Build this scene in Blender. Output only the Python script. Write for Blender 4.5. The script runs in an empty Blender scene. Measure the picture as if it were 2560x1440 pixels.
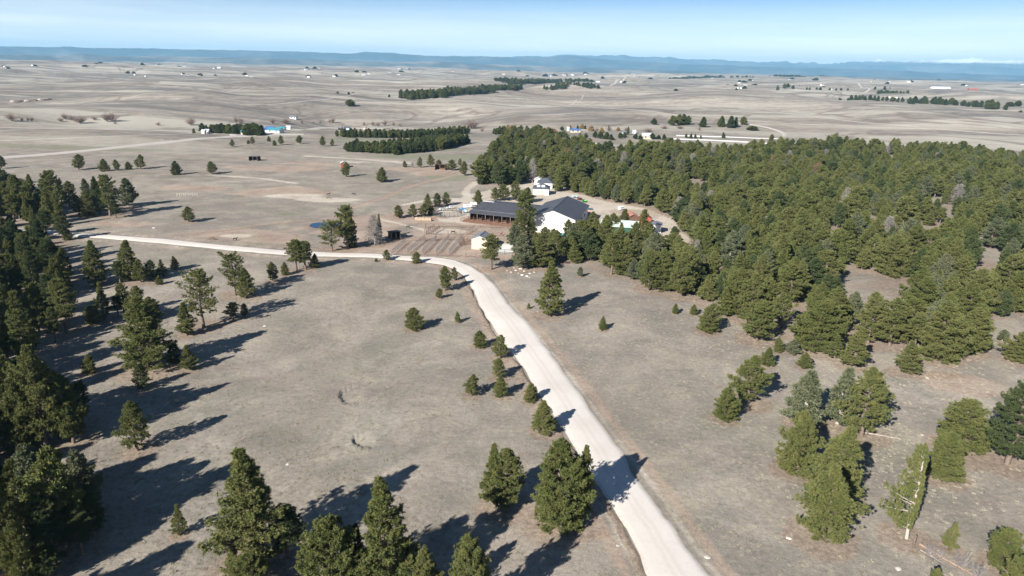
import bpy, math, random
import numpy as np
from mathutils import Vector, Matrix
S = bpy.context.scene
COL = S.collection
rad = math.radians
random.seed(7)
RNG = np.random.default_rng(11)

# ------------------------------------------------------------------ camera, sky, sun, exposure
CAM_H = 50.0
PITCH, ROLL = rad(18.0), rad(1.25)
FPX = 1707.0                                   # focal length in pixels of the 2560 px wide frame
fw = np.array([0, math.cos(PITCH), -math.sin(PITCH)])
_X = np.array([1.0, 0, 0]); _U = np.cross(_X, fw)
CR = math.cos(ROLL) * _X + math.sin(ROLL) * _U
CU = -math.sin(ROLL) * _X + math.cos(ROLL) * _U
cam_d = bpy.data.cameras.new("camera"); cam = bpy.data.objects.new("camera", cam_d); COL.objects.link(cam)
cam.matrix_world = Matrix(((CR[0], CU[0], -fw[0], 0), (CR[1], CU[1], -fw[1], 0), (CR[2], CU[2], -fw[2], CAM_H), (0, 0, 0, 1)))
cam_d.sensor_width = 36; cam_d.lens = 36 * FPX / 2560; cam_d.clip_start = 1; cam_d.clip_end = 90000
S.camera = cam

SUN_AZ, SUN_EL = rad(217.0), rad(30.0)
sun_vec = Vector((math.sin(SUN_AZ) * math.cos(SUN_EL), math.cos(SUN_AZ) * math.cos(SUN_EL), math.sin(SUN_EL)))
sd = bpy.data.lights.new("sun", 'SUN'); sun = bpy.data.objects.new("sun", sd); COL.objects.link(sun)
sd.energy = 5.0; sd.angle = rad(0.5); sd.color = (1.0, 0.955, 0.89)
sun.rotation_euler = sun_vec.to_track_quat('Z', 'Y').to_euler()

world = bpy.data.worlds.new("World"); S.world = world; world.use_nodes = True
wn = world.node_tree; wn.nodes.clear()
def wnode(t): return wn.nodes.new(t)
wo = wnode('ShaderNodeOutputWorld'); bg = wnode('ShaderNodeBackground'); sky = wnode('ShaderNodeTexSky')
sky.sky_type = 'NISHITA'; sky.sun_disc = False; sky.sun_elevation = SUN_EL; sky.sun_rotation = SUN_AZ
sky.altitude = 1900; sky.air_density = 0.75; sky.dust_density = 0.1; sky.ozone_density = 3.0
bg.inputs[1].default_value = 0.052
# thin high cloud bands low in the sky
tc = wnode('ShaderNodeTexCoord'); mp = wnode('ShaderNodeMapping'); nz = wnode('ShaderNodeTexNoise')
mp.inputs['Scale'].default_value = (1.6, 1.6, 26)
nz.inputs['Scale'].default_value = 2.2; nz.inputs['Detail'].default_value = 7; nz.inputs['Roughness'].default_value = 0.62
wn.links.new(tc.outputs['Generated'], mp.inputs[0]); wn.links.new(mp.outputs[0], nz.inputs['Vector'])
rp = wnode('ShaderNodeMapRange'); rp.inputs[1].default_value = 0.42; rp.inputs[2].default_value = 0.72
rp.inputs[3].default_value = 0.54; rp.inputs[4].default_value = 0.80
wn.links.new(nz.outputs[0], rp.inputs[0])
sx = wnode('ShaderNodeSeparateXYZ'); wn.links.new(tc.outputs['Generated'], sx.inputs[0])
el = wnode('ShaderNodeMapRange'); el.inputs[1].default_value = 0.015; el.inputs[2].default_value = 0.085
el.inputs[3].default_value = 1.0; el.inputs[4].default_value = 0.0; wn.links.new(sx.outputs[2], el.inputs[0])
mu = wnode('ShaderNodeMath'); mu.operation = 'MULTIPLY'; wn.links.new(rp.outputs[0], mu.inputs[0]); wn.links.new(el.outputs[0], mu.inputs[1])
mx = wnode('ShaderNodeMix'); mx.data_type = 'RGBA'; wn.links.new(mu.outputs[0], mx.inputs[0])
wn.links.new(sky.outputs[0], mx.inputs[6]); mx.inputs[7].default_value = (17.0, 16.6, 15.6, 1)
wn.links.new(mx.outputs[2], bg.inputs[0]); wn.links.new(bg.outputs[0], wo.inputs[0])

S.view_settings.view_transform = 'Standard'; S.view_settings.look = 'None'
S.view_settings.exposure = 1.08; S.view_settings.gamma = 1.0; S.view_settings.use_curve_mapping = False
S.render.engine = 'CYCLES'
S.cycles.max_bounces = 5; S.cycles.diffuse_bounces = 2; S.cycles.glossy_bounces = 2; S.cycles.transmission_bounces = 2
S.cycles.volume_bounces = 0; S.cycles.sample_clamp_indirect = 4.0

# ------------------------------------------------------------------ terrain height and pixel to ground
def sstep(a, b, x):
    t = np.clip((np.asarray(x, float) - a) / (b - a), 0, 1); return t * t * (3 - 2 * t)
_perm = np.random.default_rng(5).random((256, 256))
def vnoise(x, y):
    x = np.asarray(x, float); y = np.asarray(y, float)
    xi = np.floor(x).astype(int); yi = np.floor(y).astype(int); fx = x - xi; fy = y - yi
    fx = fx * fx * fx * (fx * (fx * 6 - 15) + 10); fy = fy * fy * fy * (fy * (fy * 6 - 15) + 10)
    g = lambda a, b: _perm[a & 255, b & 255]
    return ((g(xi, yi) * (1 - fx) + g(xi + 1, yi) * fx) * (1 - fy) + (g(xi, yi + 1) * (1 - fx) + g(xi + 1, yi + 1) * fx) * fy) * 2 - 1
DENTS = []                                      # eroded hollows in the near pasture
def height(x, y):
    x = np.asarray(x, float); y = np.asarray(y, float)
    d = np.hypot(x, y)
    z = 0.35 * vnoise(x / 38 + 3.1, y / 38) * sstep(30, 90, d)
    z = z + 0.10 * vnoise(x / 9, y / 9)
    a1 = sstep(330, 900, d); a2 = sstep(900, 3000, d)
    wx = x + 120 * vnoise(x / 900, y / 900); wy = y + 120 * vnoise(x / 900 + 9, y / 900 + 4)
    z = z + a1 * (9 * vnoise(wx / 260 + 7.3, wy / 300 + 2.2) + 4.6 * vnoise(wx / 95, wy / 110) + 0.9 * vnoise(x / 45, y / 50))
    z = z + a2 * (14 * vnoise(wx / 700 + 1.3, wy / 800 + 5.2) + 4.5 * vnoise(wx / 330, wy / 300))
    z = z - 3.5 * np.exp(-((d - 640) / 110) ** 2) + 5 * sstep(700, 1300, d)
    z = z - 80 * sstep(7000, 9800, d)
    for (cx, cy, r, ang, dep) in DENTS:
        dx = x - cx; dy = y - cy; q = np.hypot(dx, dy)
        u = (dx * math.cos(ang) + dy * math.sin(ang)) / r
        wall = 1 - sstep(0.93 * r, 1.05 * r, q + 0.10 * r * vnoise(x * 1.3, y * 1.3))
        z = z - dep * wall * np.clip(0.15 + u, 0, 1)
    return z
def ray(u, v):
    d = fw * FPX + CR * (u - 1280) - CU * (v - 720); return d / np.linalg.norm(d)
def W(u, v, up=0.0):
    """world point where the sight line through photo pixel (u, v) meets the ground raised by `up`"""
    d = ray(u, v); d2 = min(d[2], -0.0022)
    t = (CAM_H - up) / -d2
    for _ in range(14):
        p = d * t; z = float(height(p[0], p[1])) + up
        t2 = (CAM_H - z) / -d2
        t = 0.5 * t + 0.5 * t2
        if abs(t - t2) < 0.01: break
    p = d * t
    return np.array([p[0], p[1], float(height(p[0], p[1]))])
def WZ(u, v, z):
    d = ray(u, v); t = (z - CAM_H) / d[2]; return np.array([0, 0, CAM_H]) + d * t
def proj(P):
    d = np.asarray(P, float) - [0, 0, CAM_H]; k = d @ fw
    return 1280 + FPX * (d @ CR) / k, 720 - FPX * (d @ CU) / k
def depth(P): return float((np.asarray(P, float) - [0, 0, CAM_H]) @ fw)
_a = W(905, 985); _b = W(930, 1095)
DENTS += [(_a[0], _a[1], 3.4, rad(190), 0.38), (_b[0], _b[1], 2.5, rad(215), 0.36)]

# ------------------------------------------------------------------ materials
def mat(name, rough=0.9, spec=0.2):
    m = bpy.data.materials.new(name); m.use_nodes = True; nt = m.node_tree
    b = nt.nodes['Principled BSDF']; b.inputs['Roughness'].default_value = rough
    b.inputs['Specular IOR Level'].default_value = spec
    return m, nt, b
def N(nt, t, **k):
    n = nt.nodes.new(t)
    for a, v in k.items(): setattr(n, a, v)
    return n
def noise(nt, scale, detail=4, rough=0.6, vec=None, dist=0.0):
    n = N(nt, 'ShaderNodeTexNoise'); n.inputs['Scale'].default_value = scale; n.inputs['Detail'].default_value = detail
    n.inputs['Roughness'].default_value = rough; n.inputs['Distortion'].default_value = dist
    if vec is not None: nt.links.new(vec, n.inputs['Vector'])
    return n.outputs[0]
def mrange(nt, src, a, b, c=0.0, d=1.0):
    n = N(nt, 'ShaderNodeMapRange'); nt.links.new(src, n.inputs[0])
    for i, v in enumerate((a, b, c, d)): n.inputs[i + 1].default_value = v
    return n.outputs[0]
def math_(nt, op, a, b):
    n = N(nt, 'ShaderNodeMath', operation=op)
    for i, v in enumerate((a, b)):
        if isinstance(v, (int, float)): n.inputs[i].default_value = v
        else: nt.links.new(v, n.inputs[i])
    return n.outputs[0]
def mixc(nt, f, a, b, mode='MIX'):
    n = N(nt, 'ShaderNodeMix', data_type='RGBA', blend_type=mode)
    if isinstance(f, (int, float)): n.inputs[0].default_value = f
    else: nt.links.new(f, n.inputs[0])
    for i, v in ((6, a), (7, b)):
        if isinstance(v, tuple): n.inputs[i].default_value = (*v, 1)
        else: nt.links.new(v, n.inputs[i])
    return n.outputs[2]
def bump(nt, b, h, strength=0.3, dist=0.05):
    n = N(nt, 'ShaderNodeBump'); n.inputs['Strength'].default_value = strength; n.inputs['Distance'].default_value = dist
    nt.links.new(h, n.inputs['Height']); nt.links.new(n.outputs[0], b.inputs['Normal'])

def plain(name, c, rough=0.7, var=0.12, scale=1.5, metal=0.0, spec=0.3):
    """weathered single-colour surface: large and small noise vary the tone"""
    m, nt, b = mat(name, rough, spec); g = N(nt, 'ShaderNodeNewGeometry').outputs['Position']
    f = noise(nt, scale, 5, 0.65, g)
    lo = tuple(x * (1 - var) for x in c); hi = tuple(min(1, x * (1 + var)) for x in c)
    nt.links.new(mixc(nt, mrange(nt, f, 0.3, 0.7), lo, hi), b.inputs['Base Color'])
    b.inputs['Metallic'].default_value = metal
    return m

def make_ground_mat():
    m, nt, b = mat('pasture_ground', 0.95, 0.05)
    P = N(nt, 'ShaderNodeNewGeometry').outputs['Position']
    att = N(nt, 'ShaderNodeAttribute', attribute_name='mask'); sp = N(nt, 'ShaderNodeSeparateColor'); nt.links.new(att.outputs[0], sp.inputs[0])
    dirt, green, pale, duff = sp.outputs[0], sp.outputs[1], sp.outputs[2], att.outputs['Alpha']
    big = noise(nt, 0.0035, 6, 0.62, P, 0.6); mid = noise(nt, 0.022, 6, 0.62, P, 0.4)
    sml = noise(nt, 0.11, 6, 0.68, P, 0.5); tuft = noise(nt, 1.5, 5, 0.75, P); fine = noise(nt, 5.5, 3, 0.7, P)
    c = mixc(nt, mrange(nt, mid, 0.36, 0.64), (0.225, 0.200, 0.162), (0.325, 0.284, 0.236))
    gn = noise(nt, 0.035, 5, 0.65, P, 0.8); c = mixc(nt, mrange(nt, gn, 0.54, 0.64, 0, 0.5), c, (0.205, 0.205, 0.150))
    mv = noise(nt, 0.06, 5, 0.7, P, 0.8); c = mixc(nt, mrange(nt, mv, 0.52, 0.64, 0, 0.6), c, (0.222, 0.180, 0.160))
    pw = noise(nt, 0.045, 6, 0.72, P, 1.2); c = mixc(nt, mrange(nt, pw, 0.53, 0.63, 0, 0.6), c, (0.385, 0.345, 0.285)); c = mixc(nt, mrange(nt, pw, 0.36, 0.45, 0.6, 0), c, (0.175, 0.165, 0.140))
    c = mixc(nt, mrange(nt, big, 0.38, 0.62, 0.0, 0.55), c, (0.235, 0.203, 0.185))
    c = mixc(nt, mrange(nt, sml, 0.5, 0.68, 0.0, 0.6), c, (0.375, 0.335, 0.262))
    c = mixc(nt, mrange(nt, sml, 0.32, 0.48, 0.6, 0.0), c, (0.170, 0.160, 0.130))
    sml2 = noise(nt, 0.05, 5, 0.7, P, 1.0)
    c = mixc(nt, mrange(nt, sml2, 0.55, 0.66, 0.0, 0.55), c, (0.185, 0.176, 0.152))
    sm = N(nt, 'ShaderNodeMapping'); sm.inputs['Scale'].default_value = (0.0016, 0.0075, 0.001); sm.inputs['Rotation'].default_value = (0, 0, 0.35); nt.links.new(P, sm.inputs[0])
    st = noise(nt, 1.0, 7, 0.6, sm.outputs[0], 1.6); stf = noise(nt, 4.0, 6, 0.65, sm.outputs[0], 1.0)
    dl = N(nt, 'ShaderNodeVectorMath', operation='LENGTH'); nt.links.new(P, dl.inputs[0]); fa = mrange(nt, dl.outputs['Value'], 320, 700)
    c = mixc(nt, math_(nt, 'MULTIPLY', fa, mrange(nt, st, 0.50, 0.60, 0, 0.85)), c, (0.44, 0.41, 0.345))
    c = mixc(nt, math_(nt, 'MULTIPLY', fa, mrange(nt, st, 0.40, 0.47, 0.75, 0)), c, (0.150, 0.142, 0.135))
    c = mixc(nt, math_(nt, 'MULTIPLY', fa, mrange(nt, stf, 0.54, 0.64, 0, 0.6)), c, (0.40, 0.365, 0.315))
    dr = N(nt, 'ShaderNodeMath', operation='ABSOLUTE'); nt.links.new(math_(nt, 'SUBTRACT', noise(nt, 0.0026, 5, 0.55, P, 1.5), 0.5), dr.inputs[0])
    c = mixc(nt, math_(nt, 'MULTIPLY', fa, mrange(nt, dr.outputs[0], 0.004, 0.016, 0.7, 0)), c, (0.165, 0.135, 0.115))
    # region masks broken up by noise
    def m_of(s, k=0.5):
        return mrange(nt, math_(nt, 'ADD', s, math_(nt, 'MULTIPLY', math_(nt, 'SUBTRACT', sml, 0.5), k)), 0.30, 0.70)
    c = mixc(nt, math_(nt, 'MULTIPLY', m_of(green, 1.3), 0.6), c, (0.190, 0.200, 0.130))
    dcol = mixc(nt, mrange(nt, sml, 0.35, 0.65), (0.33, 0.225, 0.170), (0.42, 0.335, 0.262))
    c = mixc(nt, math_(nt, 'MULTIPLY', m_of(dirt, 1.1), 0.6), c, dcol)
    pcol = mixc(nt, mrange(nt, sml, 0.35, 0.65), (0.46, 0.40, 0.32), (0.54, 0.485, 0.41))
    c = mixc(nt, math_(nt, 'MULTIPLY', m_of(pale, 0.6), 0.85), c, pcol)
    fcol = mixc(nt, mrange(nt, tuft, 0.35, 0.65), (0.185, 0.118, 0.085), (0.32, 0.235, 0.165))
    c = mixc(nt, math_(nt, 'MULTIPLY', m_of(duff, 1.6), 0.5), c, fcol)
    g = mrange(nt, math_(nt, 'ADD', math_(nt, 'MULTIPLY', tuft, 0.6), math_(nt, 'MULTIPLY', fine, 0.4)), 0.32, 0.68, 0.62, 1.32)
    gc = N(nt, 'ShaderNodeCombineColor')
    for i in range(3): nt.links.new(g, gc.inputs[i])
    c = mixc(nt, 1.0, c, gc.outputs[0], 'MULTIPLY')
    nt.links.new(c, b.inputs['Base Color'])
    bump(nt, b, math_(nt, 'ADD', tuft, math_(nt, 'MULTIPLY', fine, 0.4)), 0.55, 0.22)
    return m
M_GROUND = make_ground_mat()

def make_gravel(name, a, b_, dirty=(0.40, 0.335, 0.27)):
    m, nt, b = mat(name, 0.95, 0.05); P = N(nt, 'ShaderNodeNewGeometry').outputs['Position']
    att = N(nt, 'ShaderNodeAttribute', attribute_name='across')
    f1 = noise(nt, 0.12, 5, 0.6, P); f2 = noise(nt, 2.6, 5, 0.7, P); f3 = noise(nt, 9, 2, 0.6, P)
    c = mixc(nt, mrange(nt, f1, 0.35, 0.65), a, b_)
    c = mixc(nt, mrange(nt, f2, 0.52, 0.72, 0, 0.30), c, dirty)
    x = att.outputs['Fac']                          # 0 at the middle, 1 at the edge
    ed = mrange(nt, math_(nt, 'ADD', x, math_(nt, 'MULTIPLY', math_(nt, 'SUBTRACT', f2, 0.5), 0.5)), 0.84, 1.02, 0, 0.85)
    c = mixc(nt, ed, c, dirty)
    tr = N(nt, 'ShaderNodeMath', operation='PINGPONG'); nt.links.new(math_(nt, 'ADD', x, 0.22), tr.inputs[0]); tr.inputs[1].default_value = 0.36
    c = mixc(nt, mrange(nt, tr.outputs[0], 0.22, 0.36, 0, 0.34), c, (0.45, 0.405, 0.355))
    nt.links.new(c, b.inputs['Base Color'])
    bump(nt, b, math_(nt, 'ADD', f2, math_(nt, 'MULTIPLY', f3, 0.4)), 0.25, 0.06)
    return m
M_ROAD = make_gravel('gravel', (0.560, 0.515, 0.465), (0.625, 0.582, 0.535))
M_FARROAD = make_gravel('far_gravel', (0.40, 0.36, 0.33), (0.46, 0.42, 0.38))
M_WHITEROAD = make_gravel('concrete_road', (0.74, 0.73, 0.72), (0.78, 0.77, 0.76), (0.6, 0.58, 0.55))

def make_foliage(name, c1, c2, c3):
    m, nt, b = mat(name, 0.75, 0.15); g = N(nt, 'ShaderNodeNewGeometry').outputs['Position']
    r = N(nt, 'ShaderNodeObjectInfo').outputs['Random']
    f = noise(nt, 0.9, 3, 0.7, g)
    c = mixc(nt, r, c1, c2)
    c = mixc(nt, mrange(nt, f, 0.42, 0.72, 0, 0.75), c, c3)
    nt.links.new(c, b.inputs['Base Color'])
    tr = N(nt, 'ShaderNodeBsdfTranslucent'); nt.links.new(c, tr.inputs[0])
    ms = N(nt, 'ShaderNodeMixShader'); ms.inputs[0].default_value = 0.13
    out = nt.nodes['Material Output']
    nt.links.new(b.outputs[0], ms.inputs[1]); nt.links.new(tr.outputs[0], ms.inputs[2]); nt.links.new(ms.outputs[0], out.inputs[0])
    return m
M_PINE = make_foliage('pine_needles', (0.092, 0.114, 0.034), (0.136, 0.148, 0.052), (0.208, 0.196, 0.068))
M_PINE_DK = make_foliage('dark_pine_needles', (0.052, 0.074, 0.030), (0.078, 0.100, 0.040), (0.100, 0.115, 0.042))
M_PINE_GREY = make_foliage('grey_pine_needles', (0.105, 0.125, 0.068), (0.130, 0.140, 0.078), (0.17, 0.175, 0.10))
M_AUTUMN = make_foliage('autumn_leaves', (0.36, 0.24, 0.10), (0.40, 0.30, 0.15), (0.32, 0.24, 0.15))
M_TWIG = make_foliage('bare_twigs', (0.19, 0.13, 0.105), (0.235, 0.17, 0.14), (0.24, 0.155, 0.11))
M_RUST = make_foliage('rusty_needles', (0.22, 0.15, 0.09), (0.24, 0.16, 0.10), (0.2, 0.14, 0.09))
M_BARK = plain('pine_bark', (0.155, 0.118, 0.095), 0.95, 0.35, 3.0)
M_BARKPALE = plain('weathered_pale_bark', (0.38, 0.335, 0.29), 0.95, 0.2, 3.0)
M_DEAD = plain('grey_dead_wood', (0.26, 0.235, 0.22), 0.95, 0.25, 3.0)

# ------------------------------------------------------------------ mesh helpers
def tag(o, label=None, cat=None, group=None, kind=None):
    for k, v in (('label', label), ('category', cat), ('group', group), ('kind', kind)):
        if v: o[k] = v
    return o
def mesh_from(name, verts, faces, m=None, smooth=False, fm=None):
    me = bpy.data.meshes.new(name)
    me.from_pydata([tuple(v) for v in verts], [], [tuple(f) for f in faces])
    if m is not None:
        for x in (m if isinstance(m, (list, tuple)) else [m]): me.materials.append(x)
    if fm is not None: me.polygons.foreach_set('material_index', fm)
    if smooth: me.polygons.foreach_set('use_smooth', [True] * len(me.polygons))
    me.update(); return me
def link(name, me, parent=None, loc=None, rz=0.0, sc=None):
    o = bpy.data.objects.new(name, me); COL.objects.link(o)
    if parent: o.parent = parent
    if loc is not None: o.location = loc
    if rz: o.rotation_euler = (0, 0, rz)
    if sc is not None: o.scale = sc
    return o
def fast_mesh(name, V, F, mats, fm=None, smooth=False):
    """V (n,3), F (m,k) arrays"""
    V = np.asarray(V, np.float32); F = np.asarray(F, np.int32); k = F.shape[1]
    me = bpy.data.meshes.new(name); me.vertices.add(len(V)); me.vertices.foreach_set('co', V.ravel())
    me.loops.add(F.size); me.loops.foreach_set('vertex_index', F.ravel())
    me.polygons.add(len(F)); me.polygons.foreach_set('loop_start', np.arange(0, F.size, k, dtype=np.int32))
    try: me.polygons.foreach_set('loop_total', np.full(len(F), k, np.int32))
    except Exception: pass
    for x in mats: me.materials.append(x)
    if fm is not None: me.polygons.foreach_set('material_index', np.asarray(fm, np.int32))
    if smooth: me.polygons.foreach_set('use_smooth', np.ones(len(F), bool))
    me.update(calc_edges=True); me.validate(); return me
class MB:
    """collects boxes, prisms, tubes into one mesh"""
    def __init__(s): s.v = []; s.f = []
    def add(s, vs, fs):
        n = len(s.v); s.v += [tuple(map(float, x)) for x in vs]; s.f += [tuple(i + n for i in f) for f in fs]; return s
    def box(s, x0, x1, y0, y1, z0, z1, bev=0.0):
        if bev:
            b = bev; vs = []
            for z, e in ((z0, b), (z0 + b, 0), (z1 - b, 0), (z1, b)):
                vs += [(x0 + e, y0 + e, z), (x1 - e, y0 + e, z), (x1 - e, y1 - e, z), (x0 + e, y1 - e, z)]
            fs = [(3, 2, 1, 0), (12, 13, 14, 15)]
            for k in range(3):
                for i in range(4): j = (i + 1) % 4; fs.append((k * 4 + i, k * 4 + j, k * 4 + 4 + j, k * 4 + 4 + i))
            return s.add(vs, fs)
        return s.add([(x0, y0, z0), (x1, y0, z0), (x1, y1, z0), (x0, y1, z0), (x0, y0, z1), (x1, y0, z1), (x1, y1, z1), (x0, y1, z1)],
                     [(3, 2, 1, 0), (4, 5, 6, 7), (0, 1, 5, 4), (1, 2, 6, 5), (2, 3, 7, 6), (3, 0, 4, 7)])
    def tube(s, pts, rs, n=6, cap=True):
        pts = [np.asarray(p, float) for p in pts]; vs = []; fs = []
        for i, p in enumerate(pts):
            d = pts[min(i + 1, len(pts) - 1)] - pts[max(i - 1, 0)]; d = d / (np.linalg.norm(d) + 1e-9)
            a = np.cross(d, [0.0, 0, 1]) if abs(d[2]) < 0.95 else np.cross(d, [1.0, 0, 0]); a /= np.linalg.norm(a); b = np.cross(d, a)
            r = rs[i] if hasattr(rs, '__len__') else rs
            for k in range(n):
                t = 2 * math.pi * k / n; vs.append(p + r * (math.cos(t) * a + math.sin(t) * b))
        for i in range(len(pts) - 1):
            for k in range(n): j = (k + 1) % n; fs.append((i * n + k, i * n + j, i * n + n + j, i * n + n + k))
        if cap: fs.append(tuple(range(n - 1, -1, -1))); fs.append(tuple(range(len(pts) * n - n, len(pts) * n)))
        return s.add(vs, fs)
    def prism(s, poly, y0, y1):
        """poly: (x, z) outline extruded along y"""
        n = len(poly); vs = [(x, y0, z) for x, z in poly] + [(x, y1, z) for x, z in poly]
        fs = [tuple(range(n)), tuple(range(2 * n - 1, n - 1, -1))] + [(i, n + i, n + (i + 1) % n, (i + 1) % n) for i in range(n)]
        return s.add(vs, fs)
    def mesh(s, name, m, smooth=False): return mesh_from(name, s.v, s.f, m, smooth)
    def build(s, name, m, parent=None, loc=None, rz=0.0, smooth=False, sc=None): return link(name, s.mesh(name, m, smooth), parent, loc, rz, sc)
def empty(name, loc, rz=0.0, sc=None):
    o = bpy.data.objects.new(name, None); COL.objects.link(o); o.location = loc; o.rotation_euler = (0, 0, rz)
    o.empty_display_size = 0.5
    if sc is not None: o.scale = sc
    return o
def in_poly(x, y, poly):
    x = np.asarray(x, float); y = np.asarray(y, float); c = np.zeros(x.shape, bool); n = len(poly)
    for i in range(n):
        x1, y1 = poly[i][:2]; x2, y2 = poly[(i + 1) % n][:2]
        if y1 == y2: continue
        c ^= ((y1 > y) != (y2 > y)) & (x < (x2 - x1) * (y - y1) / (y2 - y1) + x1)
    return c
def seg_dist(x, y, pts):
    best = np.full(np.shape(x), 1e9)
    for (x1, y1, *_), (x2, y2, *_) in zip(pts[:-1], pts[1:]):
        dx, dy = x2 - x1, y2 - y1; L = dx * dx + dy * dy + 1e-9
        t = np.clip(((x - x1) * dx + (y - y1) * dy) / L, 0, 1)
        best = np.minimum(best, np.hypot(x - x1 - t * dx, y - y1 - t * dy))
    return best
def spline(pts, k=8):
    P = [np.asarray(p, float) for p in pts]; P = [2 * P[0] - P[1]] + P + [2 * P[-1] - P[-2]]; out = []
    for i in range(1, len(P) - 2):
        for j in range(k):
            t = j / k
            out.append(0.5 * ((2 * P[i]) + (-P[i - 1] + P[i + 1]) * t + (2 * P[i - 1] - 5 * P[i] + 4 * P[i + 1] - P[i + 2]) * t * t + (-P[i - 1] + 3 * P[i] - 3 * P[i + 1] + P[i + 2]) * t ** 3))
    out.append(P[-2]); return out
def WP(pts): return [W(*p)[:2] for p in pts]

# ------------------------------------------------------------------ ground sheet
ROAD_L = [(1705, 1600), (1655, 1500), (1622, 1440), (1575, 1340), (1530, 1265), (1480, 1190), (1420, 1100), (1358, 1005), (1297, 910), (1240, 835), (1202, 770), (1174, 715), (1152, 685), (1120, 668), (1075, 657), (1010, 650), (900, 643), (800, 641), (700, 636), (600, 628), (500, 618), (400, 608), (300, 600), (230, 594), (150, 588), (60, 580), (-200, 562)]
ROAD_R = [(1930, 1600), (1830, 1500), (1775, 1440), (1692, 1340), (1640, 1255), (1588, 1180), (1527, 1095), (1460, 1000), (1395, 905), (1332, 825), (1278, 765), (1232, 705), (1200, 680), (1160, 658), (1100, 644), (1010, 640), (900, 634), (800, 631), (700, 626), (600, 617), (500, 607), (400, 597), (300, 590), (230, 585), (150, 579), (60, 572), (-200, 555)]
roadL = spline([W(*p)[:2] for p in ROAD_L], 10); roadR = spline([W(*p)[:2] for p in ROAD_R], 10)
roadC = [(a + b) / 2 for a, b in zip(roadL, roadR)]
FOREST = [(1195, 462), (1205, 420), (1240, 375), (1262, 350), (1330, 345), (1420, 372), (1500, 392), (1560, 402), (1640, 384), (1700, 372), (1760, 390), (1800, 402), (1860, 392), (1950, 385), (2030, 376), (2200, 382), (2400, 388), (2560, 405), (3000, 430), (3100, 640), (2950, 830), (2560, 800), (2490, 800), (2440, 880), (2360, 905), (2290, 895), (2200, 862), (2120, 872), (2060, 872), (2000, 862), (1930, 840), (1850, 805), (1780, 778), (1700, 752), (1640, 738), (1560, 700), (1500, 682), (1440, 660), (1300, 672), (1275, 650), (1290, 600), (1300, 570), (1345, 580), (1420, 595), (1500, 588), (1560, 590), (1640, 618), (1695, 600), (1690, 545), (1600, 520), (1520, 505), (1460, 488), (1400, 480), (1375, 462), (1340, 458), (1250, 465)]
LEFTWOOD = [(-900, 430), (-100, 440), (0, 478), (60, 500), (140, 530), (185, 600), (165, 650), (200, 705), (195, 790), (170, 870), (100, 900), (60, 1000), (60, 1130), (-60, 1200), (-80, 1300), (-80, 1400), (-100, 1480), (-200, 1700), (-900, 1600)]
WF = WP(FOREST); WL = WP(LEFTWOOD)
RANCH = WP([(880, 545), (960, 520), (1060, 508), (1190, 500), (1310, 480), (1400, 478), (1480, 488), (1600, 515), (1700, 545), (1700, 600), (1500, 590), (1300, 590), (1290, 650), (1190, 648), (1000, 636), (860, 622), (640, 606), (470, 592), (430, 585), (620, 570), (760, 585)])
YARD = WP([(1095, 530), (1130, 500), (1200, 480), (1330, 450), (1400, 470), (1500, 500), (1610, 520), (1700, 555), (1640, 590), (1480, 575), (1480, 530), (1300, 560), (1150, 562)])
ring = np.concatenate([np.linspace(6, 40, 18), np.geomspace(41, 7000, 700), np.geomspace(7200, 27000, 60)])
az = np.concatenate([np.arange(-44, 44.001, 0.105), np.arange(46, 315, 3.0)]); az = np.radians(az)
RR, AA = np.meshgrid(ring, az, indexing='ij'); GX = RR * np.sin(AA); GY = RR * np.cos(AA); GZ = height(GX, GY)
nr, na = RR.shape
V = np.concatenate([np.stack([GX.ravel(), GY.ravel(), GZ.ravel()], 1), [[0, 0, float(height(0, 0))]]])
I = np.arange(nr * na).reshape(nr, na); J = np.roll(I, -1, 1)
F4 = np.stack([I[:-1], I[1:], J[1:], J[:-1]], -1).reshape(-1, 4)
gme = fast_mesh('ground', V, F4[:, ::-1] if False else F4, [M_GROUND], smooth=True)
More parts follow.
